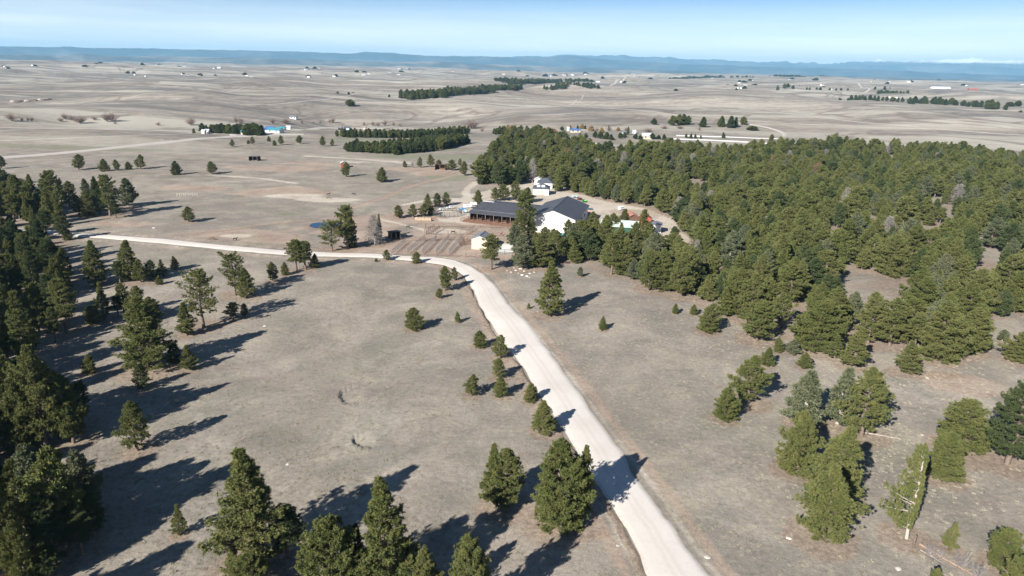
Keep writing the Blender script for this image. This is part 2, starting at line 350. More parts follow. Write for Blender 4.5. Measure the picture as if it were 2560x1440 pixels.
def paint_masks():
    x, y = V[:, 0], V[:, 1]; d = np.hypot(x, y); m = np.zeros((len(V), 4), np.float32)
    near = d < 900
    xs, ys = x[near], y[near]; ds = d[near]
    nz1 = vnoise(xs / 14, ys / 14) * 0.5 + vnoise(xs / 5 + 3, ys / 5) * 0.3
    dirt = np.zeros(len(xs)); green = np.zeros(len(xs)); pale = np.zeros(len(xs)); duff = np.zeros(len(xs))
    dirt = np.maximum(dirt, in_poly(xs, ys, RANCH) * (0.62 + 0.55 * nz1))
    pale = np.maximum(pale, in_poly(xs, ys, YARD) * (0.72 + 0.4 * nz1))
    rd = seg_dist(xs, ys, roadC[::3])
    side = 2.6 + 0.5 * nz1
    pale = np.maximum(pale, 0.50 * np.exp(-((rd - 3.9) / 0.7) ** 2) + 0.14 * nz1)
    dirt = np.maximum(dirt, 0.72 * np.exp(-((rd - 5.2) / 1.2) ** 2))
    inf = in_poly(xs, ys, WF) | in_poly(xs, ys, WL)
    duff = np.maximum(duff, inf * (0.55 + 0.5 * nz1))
    def track(px, w, ch, a=0.9, wp=None):
        p = wp or WP(px); s = seg_dist(xs, ys, [tuple(q) for q in spline(p, 5)])
        v = a * np.exp(-(s / w) ** 2)
        if ch == 'd': dirt[:] = np.maximum(dirt, v)
        elif ch == 'p': pale[:] = np.maximum(pale, v)
        elif ch == 'g': green[:] = np.maximum(green, v)
        else: duff[:] = np.maximum(duff, v)
    def patch(u, v, ru, rv, ch, a=0.9):
        c = W(u, v); e1 = W(u + ru, v); e2 = W(u, v - rv); rx = abs(e1[0] - c[0]) + 1e-3; ry = abs(e2[1] - c[1]) + 1e-3
        q = np.hypot((xs - c[0]) / rx, (ys - c[1]) / ry) + 0.35 * nz1
        vv = a * (1 - sstep(0.6, 1.15, q))
        t = {'d': dirt, 'p': pale, 'g': green, 'f': duff}[ch]; t[:] = np.maximum(t, vv)
    # cart tracks and worn ground of the pastures
    track([(875, 522), (950, 497), (1040, 462), (1140, 437)], 1.7, 'd', 1.0); track([(872, 519), (950, 494), (1040, 459), (1138, 435)], 0.9, 'f', 0.75); track([(940, 500), (1040, 465), (1080, 452)], 0.7, 'f', 0.75)
    track([(430, 588), (560, 577), (700, 559), (860, 545)], 1.0, 'f', 1.0)
    track([(1140, 437), (1170, 430), (1190, 440)], 2.5, 'd')
    track([(640, 585), (760, 570), (870, 548), (940, 540)], 2.0, 'd')
    track([(430, 586), (560, 574), (700, 556), (870, 540)], 1.5, 'd')
    track([(1190, 455), (1165, 478), (1175, 500), (1150, 520)], 2.2, 'p')
    track([(1010, 512), (1100, 497), (1190, 500)], 1.8, 'p')
    track([(940, 545), (1010, 562), (1060, 575)], 1.2, 'p', 0.8)
    track([(1340, 455), (1290, 475), (1240, 500), (1190, 505)], 3.0, 'p')
    track([(765, 390), (900, 398), (1020, 408)], 3.5, 'p', 0.8)
    track([(520, 437), (640, 445), (740, 458)], 2.0, 'p', 0.8)
    track([(640, 425), (760, 402), (850, 400)], 3.0, 'd', 0.6)
    track([(0, 470), (150, 455), (330, 440), (520, 434)], 2.5, 'd', 0.6)
    track([(560, 372), (740, 382), (800, 378), (900, 372)], 3.0, 'd', 0.55)
    track([(1085, 662), (1020, 655), (900, 650)], 1.0, 'd', 0.5)
    for q in [(790, 410, 90, 6), (700, 420, 160, 8), (640, 395, 60, 4), (1050, 425, 110, 9), (700, 480, 150, 16), (1080, 435, 60, 5), (960, 545, 60, 10), (600, 585, 110, 9), (900, 628, 120, 7), (1090, 620, 110, 14), (1100, 600, 90, 16), (480, 470, 120, 8), (300, 560, 110, 8), (2400, 960, 110, 34), (1100, 575, 70, 10), (2100, 880, 60, 12)]:
        patch(*q, 'd', 0.85)
    for q in [(1110, 550, 70, 5), (1120, 578, 65, 7), (1265, 620, 40, 20), (590, 590, 60, 6), (880, 405, 60, 3), (730, 490, 110, 8), (820, 500, 90, 6), (1640, 560, 60, 14), (1520, 520, 60, 9), (1140, 500, 50, 5), (1350, 480, 60, 8), (720, 325, 60, 3), (1680, 590, 40, 25)]:
        patch(*q, 'p', 0.95 if q[1] > 495 else 0.62)
    patch(818, 564, 66, 14, 'f', 0.9)
    for q in [(1080, 392, 220, 10), (1100, 375, 90, 4), (700, 325, 220, 7), (900, 350, 120, 6), (1750, 365, 260, 8), (720, 535, 38, 5), (628, 598, 36, 5), (960, 485, 60, 4), (690, 487, 40, 6), (200, 370, 300, 7), (1120, 445, 60, 10)]:
        patch(*q, 'g', 0.8)
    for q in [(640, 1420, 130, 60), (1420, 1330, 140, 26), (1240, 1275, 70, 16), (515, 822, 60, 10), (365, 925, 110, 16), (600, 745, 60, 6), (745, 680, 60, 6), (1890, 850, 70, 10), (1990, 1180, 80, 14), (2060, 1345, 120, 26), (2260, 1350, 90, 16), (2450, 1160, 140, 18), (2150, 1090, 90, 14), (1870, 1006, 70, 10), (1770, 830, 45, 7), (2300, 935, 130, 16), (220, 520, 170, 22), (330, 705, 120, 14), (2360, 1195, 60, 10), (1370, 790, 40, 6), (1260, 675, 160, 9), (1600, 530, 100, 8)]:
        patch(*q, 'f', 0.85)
    m[near, 0] = dirt; m[near, 1] = green; m[near, 2] = pale; m[near, 3] = duff
    far = ~near
    m[far, 1] = np.clip(0.32 * vnoise(x[far] / 400, y[far] / 300), 0, 0.4)
    m[far, 0] = np.clip(0.45 * vnoise(x[far] / 500 + 9, y[far] / 350), 0, 0.42)
    m[far, 2] = np.clip(0.5 * vnoise(x[far] / 260 + 4, y[far] / 500 + 2), 0, 0.45)
    return m
ca = gme.color_attributes.new('mask', 'FLOAT_COLOR', 'POINT'); ca.data.foreach_set('color', paint_masks().ravel())
ground = tag(link('ground', gme), kind='structure')

def strip(name, L, R, m, lift, lanes=6, jitter=0.0, crown=0.0):
    vs, fs, ac = [], [], []
    for i, (a, b) in enumerate(zip(L, R)):
        w = np.linalg.norm(b - a) + 1e-6; e = (b - a) / w
        a2 = a - e * jitter * (0.55 * float(vnoise(i / 9.0, 1.5)) + 0.35 * float(vnoise(i / 2.3, 4.5)) + 0.12); b2 = b + e * jitter * (0.55 * float(vnoise(i / 8.0, 11.5)) + 0.35 * float(vnoise(i / 2.1, 14.5)) + 0.12)
        for k in range(lanes + 1):
            t = k / lanes; p = a2 * (1 - t) + b2 * t
            up = lift + crown * (1 - (2 * t - 1) ** 2)
            if k in (0, lanes): up = -0.05
            elif lift < 0.2: pass
            vs.append((p[0], p[1], float(height(p[0], p[1])) + up)); ac.append(abs(2 * t - 1))
        if i:
            o = (i - 1) * (lanes + 1)
            for k in range(lanes): fs.append((o + k, o + k + 1, o + lanes + 2 + k, o + lanes + 1 + k))
    me = mesh_from(name, vs, fs, m, True); at = me.attributes.new('across', 'FLOAT', 'POINT'); at.data.foreach_set('value', ac)
    return link(name, me)
def dense(P, step=1.0):
    out = []
    for a, b in zip(P[:-1], P[1:]):
        n = max(1, int(np.linalg.norm(b - a) / step)); out += [a + (b - a) * k / n for k in range(n)]
    return out + [P[-1]]
def dense2(A, B, step):
    oa, ob = [], []
    for i in range(len(A) - 1):
        n = max(1, int(max(np.linalg.norm(A[i + 1] - A[i]), np.linalg.norm(B[i + 1] - B[i])) / step))
        for k in range(n): oa.append(A[i] + (A[i + 1] - A[i]) * k / n); ob.append(B[i] + (B[i + 1] - B[i]) * k / n)
    return oa + [A[-1]], ob + [B[-1]]
rl, rr = dense2(roadL, roadR, 0.8)
tag(strip('gravel_road', rl, rr, M_ROAD, 0.10, 12, 0.8, 0.08), kind='structure')
def way(name, px, w, m, lift, lab=None):
    P = spline([W(*p)[:2] for p in px], 6); P = dense(P, max(1.5, w * 0.7)); L, R = [], []
    for i, p in enumerate(P):
        d = P[min(i + 1, len(P) - 1)] - P[max(i - 1, 0)]; d /= np.linalg.norm(d) + 1e-9; n = np.array([-d[1], d[0]]) * w / 2
        L.append(p + n); R.append(p - n)
    return tag(strip(name, L, R, m, lift, 6, 0.2), kind='structure')
way('county_road', [(-160, 412), (0, 395), (150, 383), (300, 368), (450, 352), (560, 343), (640, 338), (760, 336)], 9, M_FARROAD, 0.25)
way('ranch_driveway', [(640, 338), (600, 342), (585, 335), (640, 331)], 6, M_FARROAD, 0.25)
way('farm_lane', [(730, 327), (800, 320), (880, 321), (960, 322)], 8, M_FARROAD, 0.25)
way('concrete_road', [(1690, 339), (1760, 341), (1850, 344), (1948, 347)], 4.5, M_WHITEROAD, 0.3)
way('concrete_road', [(1640, 346), (1760, 350), (1860, 355), (1985, 364), (2060, 370)], 4.5, M_WHITEROAD, 0.3)
way('hill_track', [(1948, 346), (1962, 335), (1930, 322), (1880, 312), (1850, 308)], 4.0, M_FARROAD, 0.3)
way('county_road', [(1500, 222), (1540, 205), (1590, 192)], 9, M_FARROAD, 0.5)
for q in ([(0, 318), (200, 322), (380, 326), (480, 331)], [(1418, 265), (1440, 251), (1458, 238)], [(600, 262), (860, 240), (1000, 226)], [(1300, 268), (1700, 287), (2000, 310), (2560, 338)], [(0, 352), (300, 340), (480, 334)], [(1700, 262), (2050, 292), (2300, 318)], [(300, 250), (560, 232), (760, 222)], [(1330, 452), (1390, 468), (1460, 478)]):
    way('field_track', q, 2.2, M_FARROAD, 0.12)
way('hill_track', [(2130, 232), (2180, 225), (2160, 215), (2110, 208)], 7, M_FARROAD, 0.5)

# low grassed bank along the left edge of the near road (casts the thin dark line)
def bank():
    vs, fs = [], []; prof = [(-1.3, -0.03), (-0.6, 0.15), (-0.10, 0.27), (0.10, -0.06)]
    A, B = dense2(roadL[10:150], roadR[10:150], 0.5); n = 0
    for i, (a, b) in enumerate(zip(A, B)):
        e = (b - a) / np.linalg.norm(b - a); k = 0.75 * (0.25 + 1.0 * max(0, float(vnoise(i / 9.0, 3.3)) + 0.35)) * min(1, i / 20, (len(A) - 1 - i) / 20)
        jx = 0.16 * float(vnoise(i / 3.0, 8.1)) - 0.12
        for x, z in prof:
            p = a + e * (x + jx); vs.append((p[0], p[1], float(height(p[0], p[1])) + z * (k if z > 0 else 1)))
        if i:
            for q in range(3): o = (i - 1) * 4 + q; fs.append((o, o + 1, o + 5, o + 4))
    return mesh_from('grass_bank', vs, fs, M_GROUND, True)
tag(link('grass_bank', bank()), kind='structure')

# pond and distant water
def pond(u, v, ru, rv, name='pond'):
    c = W(u, v); rx = abs(W(u + ru, v)[0] - c[0]); ry = abs(W(u, v - rv)[1] - W(u, v + rv)[1]) / 2; vs = []
    for k in range(40):
        t = 2 * math.pi * k / 40; q = 1 + 0.16 * float(vnoise(k / 5.0, 2)); vs.append((rx * q * math.cos(t), ry * q * math.sin(t), 0))
    m, nt, b = mat('pond_water', 0.08, 0.5); b.inputs['Base Color'].default_value = (0.012, 0.034, 0.08, 1)
    bump(nt, b, noise(nt, 1.2, 3, 0.6, N(nt, 'ShaderNodeNewGeometry').outputs['Position']), 0.25, 0.05)
    mx_ = max(float(height(c[0] + x[0], c[1] + x[1])) for x in vs)
    return tag(link(name, mesh_from(name, vs, [tuple(range(40))], m), None, (c[0], c[1], mx_ + 0.02)), kind='structure')
pond(815, 564, 42, 7)

# ------------------------------------------------------------------ mountains on the horizon
def ridge(name, r0, r1, prof, m, amp, seed, base=-90, jag=0.0006):
    """prof: (pixel u, pixel v) skyline samples; each gives the crest elevation seen at distance rc"""
    us = np.array([p[0] for p in prof], float); vs_ = np.array([p[1] for p in prof], float)
    azs, els = [], []
    for u, v in zip(us, vs_):
        d = ray(u, v); azs.append(math.atan2(d[0], d[1])); els.append(d[2] / math.hypot(d[0], d[1]))
    A = np.linspace(min(azs), max(azs), 900); E = np.interp(A, azs, els)
    E = E + jag * (vnoise(A * 90 + seed, A * 0 + seed) * 0.6 + vnoise(A * 260 + seed, A * 0) * 0.4)
    rr_ = np.linspace(r0, r1, 60); T = (rr_ - r0) / (r1 - r0); rc = r0 + (r1 - r0) * 0.55
    crest = CAM_H + E * rc; sh = np.where(T < 0.55, sstep(0, 0.55, T), 1 - sstep(0.55, 1.0, T))
    X = rr_[:, None] * np.sin(A)[None]; Y = rr_[:, None] * np.cos(A)[None]
    n = vnoise(X / 700 + seed, Y / 700) * 0.5 + vnoise(X / 260 + seed, Y / 260) * 0.28 + vnoise(X / 1900, Y / 1900 + seed) * 0.6
    Z = base + (crest[None] - base) * sh[:, None] + amp * n * (sh * (1 - sh) * 4 * 0.8 + 0.2 * sh)[:, None]
    Vv = np.stack([X.ravel(), Y.ravel(), Z.ravel()], 1); I_ = np.arange(X.size).reshape(X.shape)
    Ff = np.stack([I_[:-1, :-1], I_[1:, :-1], I_[1:, 1:], I_[:-1, 1:]], -1).reshape(-1, 4)
    return tag(link(name, fast_mesh(name, Vv, Ff, [m], smooth=True)), kind='structure')
def mountain_mat(name, c1, c2, snow=None):
    m, nt, b = mat(name, 0.95, 0.05); P = N(nt, 'ShaderNodeNewGeometry').outputs['Position']
    c = mixc(nt, mrange(nt, noise(nt, 0.0016, 6, 0.65, P), 0.46, 0.66), c1, c2)
    if snow:
        z = N(nt, 'ShaderNodeSeparateXYZ'); nt.links.new(P, z.inputs[0])
        f = math_(nt, 'ADD', z.outputs[2], math_(nt, 'MULTIPLY', noise(nt, 0.003, 5, 0.7, P), 160))
        c = mixc(nt, mrange(nt, f, snow, snow + 60), c, (0.85, 0.87, 0.9))
    nt.links.new(c, b.inputs['Base Color']); return m
MM1 = mountain_mat('forested_mountain', (0.03, 0.05, 0.06), (0.13, 0.14, 0.14))
MM2 = mountain_mat('snowy_mountain', (0.05, 0.06, 0.06), (0.12, 0.12, 0.11), 462)
MM3 = mountain_mat('foothill', (0.07, 0.08, 0.08), (0.28, 0.25, 0.21))
ridge('mountain_ridge', 13600, 16800, [(-200, 113), (0, 116), (120, 118), (170, 116), (220, 119), (340, 120), (500, 124), (700, 128), (800, 131), (880, 134), (915, 130), (985, 132), (1000, 135), (1060, 139), (1150, 140), (1280, 142), (1380, 143), (1400, 139), (1440, 140), (1480, 146), (1560, 152), (1700, 160), (1900, 167), (2100, 172), (2300, 180), (2560, 190), (2760, 196)], MM1, 34, 3)
ridge('mountain_ridge', 19700, 22500, [(1180, 146), (1290, 141), (1330, 138), (1360, 141), (1400, 137), (1480, 139), (1540, 139), (1560, 137), (1590, 142), (1640, 143), (1670, 142), (1700, 148), (1780, 149), (1860, 154), (1960, 158), (2020, 166), (2110, 166), (2130, 160), (2200, 161), (2330, 162), (2440, 163), (2560, 172), (2760, 178)], MM1, 42, 8, jag=0.0011)
ridge('snowy_peaks', 22900, 25800, [(1780, 160), (1880, 157), (1940, 155), (1980, 154), (2010, 159), (2080, 158), (2110, 157), (2140, 153), (2180, 150), (2230, 151), (2290, 154), (2330, 150), (2380, 147), (2420, 148), (2450, 146), (2500, 150), (2560, 153), (2760, 156)], MM2, 55, 5, jag=0.0022)
ridge('foothills', 8600, 10900, [(-200, 138), (0, 138), (60, 136), (140, 140), (210, 134), (260, 139), (340, 142), (420, 140), (560, 144), (700, 147), (860, 152), (1000, 155), (1100, 153), (1200, 160), (1400, 166), (1600, 174), (1800, 182), (2100, 190), (2560, 200), (2760, 204)], MM3, 12, 2)

# ------------------------------------------------------------------ tree builders (all normalised to 10 m high)
def needles(pos, dirs, K, ln, wd, rng, spread=0.9):
    n = len(pos); P = np.repeat(pos, K, 0); D = np.repeat(dirs, K, 0)
    r = rng.normal(size=P.shape); r /= np.linalg.norm(r, axis=1, keepdims=True)
    D = D * (1 - spread * 0.5) + r * spread; D /= np.linalg.norm(D, axis=1, keepdims=True)
    r2 = rng.normal(size=P.shape); Sd = np.cross(D, r2); Sd /= np.linalg.norm(Sd, axis=1, keepdims=True)
    L = ln * rng.uniform(0.65, 1.2, (len(P), 1)); P = P + r * ln * 0.18
    a = P - Sd * wd * 0.5; b = P + Sd * wd * 0.5; c = P + D * L + Sd * wd * 0.25; d = P + D * L - Sd * wd * 0.25
    Vn = np.stack([a, b, c, d], 1).reshape(-1, 3); Fn = np.arange(len(Vn)).reshape(-1, 4)
    return Vn, Fn
def make_pine(seed, kind='round', detail=1.0, foliage=None, bark=None):
    """returns crown mesh, trunk mesh"""
    rng = np.random.default_rng(seed); foliage = foliage or M_PINE; bark = bark or M_BARK
    cb, R, nb, tpn = {'round': (1.3, 3.1, 105, 1.0), 'cone': (0.7, 2.8, 115, 1.0), 'bush': (0.25, 3.6, 150, 1.15),
                      'open': (2.4, 3.5, 60, 0.95), 'lean': (1.0, 3.3, 80, 0.9), 'tall': (3.0, 2.1, 80, 1.0), 'slim': (0.8, 2.0, 90, 1.0), 'big': (0.7, 3.1, 150, 1.0)}[kind]
    H = 10.0; mb = MB(); lean = rng.normal(0, 0.18, 2)
    axis = lambda z: np.array([lean[0] * (z / H) ** 1.5, lean[1] * (z / H) ** 1.5, z]) + np.array([0.10 * math.sin(z * 0.8 + seed), 0.10 * math.cos(z * 0.7 + seed), 0])
    zs = np.linspace(-0.3, H * 0.985, 26); mb.tube([axis(max(z, 0)) if z >= 0 else axis(0) + np.array([0, 0, z]) for z in zs], [0.24 * (1 - z / H) ** 0.75 + 0.03 for z in np.clip(zs, 0, H)], 6)
    nb = int(nb * (0.75 + 0.25 * detail)); TP, TD = [], []
    lobes = rng.uniform(0.72, 1.15, 12)
    for i in range(nb):
        t = ((i + rng.uniform(0, 1)) / nb) ** 0.92; z0 = cb + (H - 0.35 - cb) * t
        if kind in ('cone', 'slim'): pr = (1 - t) ** 0.8 * min(1, 0.55 + t * 3.2)
        elif kind == 'bush': pr = (1 - t ** 1.7) ** 0.75 * min(1, 0.72 + t * 1.6)
        elif kind == 'big': pr = (1 - t ** 1.25) ** 0.8 * min(1, 0.62 + t * 1.8)
        elif kind == 'open': pr = (math.sin(math.pi * (0.16 + 0.80 * t)) ** 0.7)
        elif kind == 'tall': pr = (math.sin(math.pi * (0.20 + 0.76 * t)) ** 0.6)
        else: pr = (1 - t ** 2.0) ** 0.8 * min(1, 0.5 + t * 2.6)
        az_ = i * 2.399963 + rng.normal(0, 0.35); lob = lobes[int((az_ % (2 * math.pi)) / (2 * math.pi) * 6) % 6 + (6 if t > 0.5 else 0)]
        L = R * pr * lob * rng.uniform(0.66, 1.12)
        if kind in ('open', 'big') and rng.random() < 0.4: L *= rng.uniform(0.5, 0.75)
        if kind == 'lean':                                # foliage mostly on one side
            side = math.cos(az_ - math.pi); L *= 0.28 + 0.85 * max(0, side) + (0.3 if t > 0.8 else 0)
        L = max(L, 0.25); e = rad(-8 + 52 * t ** 1.4 + rng.normal(0, 7))
        dr = np.array([math.cos(az_) * math.cos(e), math.sin(az_) * math.cos(e), math.sin(e)])
        p0 = axis(z0); curve = np.array([0, 0, 1.0]) * L * (0.16 if kind != 'open' else 0.24)
        sideways = np.array([-math.sin(az_), math.cos(az_), 0]) * rng.normal(0, 0.12) * L
        pt = lambda s: p0 + dr * L * s + (curve + sideways) * s * s
        mb.tube([pt(0), pt(0.35), pt(0.7), pt(0.92)], [0.055 * (1 - t * 0.6) * (1 + L * 0.12), 0.04 * (1 - t * 0.5), 0.025, 0.012], 3, False)
        n = max(5, int((8 + 24 * L / 2.4 * (0.6 + L * 0.18)) * tpn * (0.45 + 0.55 * detail)))
        s = rng.uniform(0.22 if kind in ('open', 'lean', 'tall') else 0.30, 1.0, n) ** (0.72)
        wth = L * 0.34 * np.sqrt(np.clip(1.12 - s, 0.05, 1)) + 0.13
        lat = rng.normal(0, 0.55, n) * wth; ver = rng.normal(0, 0.26, n) * wth + 0.06
        Ls = np.array([-math.sin(az_), math.cos(az_), 0])
        pos = np.array([pt(q) for q in s]) + lat[:, None] * Ls + ver[:, None] * np.array([0, 0, 1.0]); pos[:, 2] = np.maximum(pos[:, 2], 0.12)
        dd = dr[None] * 0.8 + Ls[None] * (lat / (wth + 1e-3))[:, None] * 0.5 + np.array([0, 0, 0.55])
        TP.append(pos); TD.append(dd / np.linalg.norm(dd, axis=1, keepdims=True))
    top = np.array([axis(H - 0.25 - 0.16 * k) + rng.normal(0, 0.06 + 0.02 * k, 3) for k in range(14)]); TP.append(top); TD.append(np.tile([0, 0, 1.0], (14, 1)))
    TP = np.concatenate(TP); TD = np.concatenate(TD)
    K, ln, wd = (22, 0.175, 0.046) if detail >= 1 else ((8, 0.33, 0.12) if detail > 0.5 else (5, 0.6, 0.26))
    Vn, Fn = needles(TP, TD, K, ln, wd, rng)
    return fast_mesh('crown', Vn, Fn, [foliage]), mb.mesh('trunk', bark, True)
def make_bare(seed, m_t, m_w, h=10, nb=46, twigs=True, conifer=False):
    rng = np.random.default_rng(seed); mb = MB(); TP, TD = [], []
    if conifer:
        mb.tube([(0.1 * math.sin(z), 0.1 * math.cos(z), z) for z in np.linspace(-0.2, h, 8)], [0.2 * (1 - k / 8.2) + 0.02 for k in range(8)], 6)
        for i in range(nb * 2):
            t = i / (nb * 2); z = 1.2 + (h - 1.6) * t; a = i * 2.4 + rng.normal(0, 0.3); L = 2.4 * (1 - t) ** 0.7 * rng.uniform(0.5, 1.1) + 0.2
            d = np.array([math.cos(a), math.sin(a), 0.12 + 0.4 * t - 0.2 * rng.random()]); p = [np.array([0, 0, z]) + d * L * s + np.array([0, 0, -0.12 * L * s * s]) for s in (0, 0.5, 1)]
            mb.tube(p, [0.045, 0.03, 0.012], 3, False)
            for s in np.linspace(0.25, 1, 7): TP.append(np.array([0, 0, z]) + d * L * s + rng.normal(0, 0.08, 3)); TD.append(d / np.linalg.norm(d))
    else:
        for i in range(nb):
            a = i * 2.4 + rng.normal(0, 0.3); e = rad(rng.uniform(35, 85)); L = h * rng.uniform(0.6, 1.0) * (0.75 + 0.25 * math.sin(e))
            d = np.array([math.cos(a) * math.cos(e), math.sin(a) * math.cos(e), math.sin(e)]); z0 = 0.0 if i % 3 else h * 0.15
            p = [np.array([0, 0, z0]) + d * L * s + rng.normal(0, 0.1 * s, 3) for s in (0, 0.4, 0.75, 1)]
            mb.tube(p, [0.16 if i % 3 == 0 else 0.08, 0.07, 0.04, 0.015], 3, False)
            for s in np.linspace(0.35, 1, 12): TP.append(np.array([0, 0, z0]) + d * L * s + rng.normal(0, 0.25, 3)); TD.append(d)
    Vn, Fn = needles(np.array(TP), np.array(TD), 6, 0.85 if not conifer else 0.6, 0.07 if not conifer else 0.03, rng, 0.8)
    return fast_mesh('crown', Vn, Fn, [m_w]), mb.mesh('trunk', m_t, True)
def joined(cm, tm, name='tree'):
    """single-mesh version (two materials) for trees too small to show parts"""
    cv = np.empty(len(cm.vertices) * 3, np.float32); cm.vertices.foreach_get('co', cv); cv = cv.reshape(-1, 3)
    vs = [tuple(v) for v in cv]; n = len(vs); fs = [tuple(p.vertices) for p in cm.polygons]; fm = [0] * len(fs)
    for p in tm.polygons: fs.append(tuple(i + n for i in p.vertices)); fm.append(1)
    vs += [tuple(v.co) for v in tm.vertices]
    return mesh_from(name, vs, fs, [cm.materials[0], tm.materials[0]], False, fm)

HI = {k: [make_pine(s, k) for s in ss] for k, ss in {'round': (1, 2, 3), 'cone': (11, 12, 13), 'bush': (21, 22, 23), 'open': (31, 32), 'tall': (51, 52), 'slim': (61, 62), 'big': (64, 65)}.items()}
HI['lean'] = [make_pine(41, 'lean', 1.3, M_PINE, M_BARKPALE)]
HI['grey'] = [make_pine(71, 'round', 0.8, M_PINE_GREY, M_BARKPALE), make_pine(72, 'cone', 0.8, M_PINE_GREY, M_BARKPALE)]
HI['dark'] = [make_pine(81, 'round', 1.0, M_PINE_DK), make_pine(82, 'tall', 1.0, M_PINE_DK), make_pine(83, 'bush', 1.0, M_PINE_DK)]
HI['dead'] = [make_bare(91, M_DEAD, M_DEAD, conifer=True), make_bare(92, M_DEAD, M_DEAD, conifer=True)]
HI['rust'] = [make_pine(95, 'round', 0.7, M_RUST)]
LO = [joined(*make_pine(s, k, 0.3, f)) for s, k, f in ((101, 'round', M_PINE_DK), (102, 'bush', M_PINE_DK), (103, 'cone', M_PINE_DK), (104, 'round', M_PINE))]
BARE = [joined(*make_bare(s, M_DEAD, M_TWIG)) for s in (201, 202)]
YELLOW = [joined(*make_pine(s, 'bush', 0.3, M_AUTUMN)) for s in (211,)]

def measure(me):
    v = np.empty(len(me.vertices) * 3, np.float32); me.vertices.foreach_get('co', v); v = v.reshape(-1, 3)
    me['half_width'] = float(np.percentile(np.hypot(v[:, 0], v[:, 1]), 97)); me['top'] = float(np.percentile(v[:, 2], 99.9)); return me
for ps in HI.values():
    for c_m, t_m in ps: measure(c_m)
for m_ in LO + BARE + YELLOW: measure(m_)
PLACED = []                                     # (x, y, crown radius)
def tree_at(x, y, h, w, kind, label=None, group=None, rz=None, name='pine_tree', variant=None, rng=random):
    protos = HI[kind]; cm, tm = protos[(rng.randrange(len(protos)) if variant is None else variant % len(protos))]
    sx_ = (w / 2) / cm['half_width']; sz_ = h / cm['top']
    o = empty(name, (x, y, float(height(x, y)) - 0.02), rng.uniform(0, 6.28) if rz is None else rz, (sx_, sx_, sz_))
    link('crown', cm, o); link('trunk', tm, o)
    tag(o, label or 'pine tree', 'tree', group); PLACED.append((x, y, w / 2)); return o
def tree_px(u, v, vt, w, kind, label, group=None, **k):
    p = W(u, v); lo, hi = 0.3, 60
    for _ in range(30):
        m_ = (lo + hi) / 2
        if proj(p + [0, 0, m_])[1] > vt: lo = m_
        else: hi = m_
    return tree_at(p[0], p[1], lo, w * depth(p) / FPX, kind, label, group, **k)
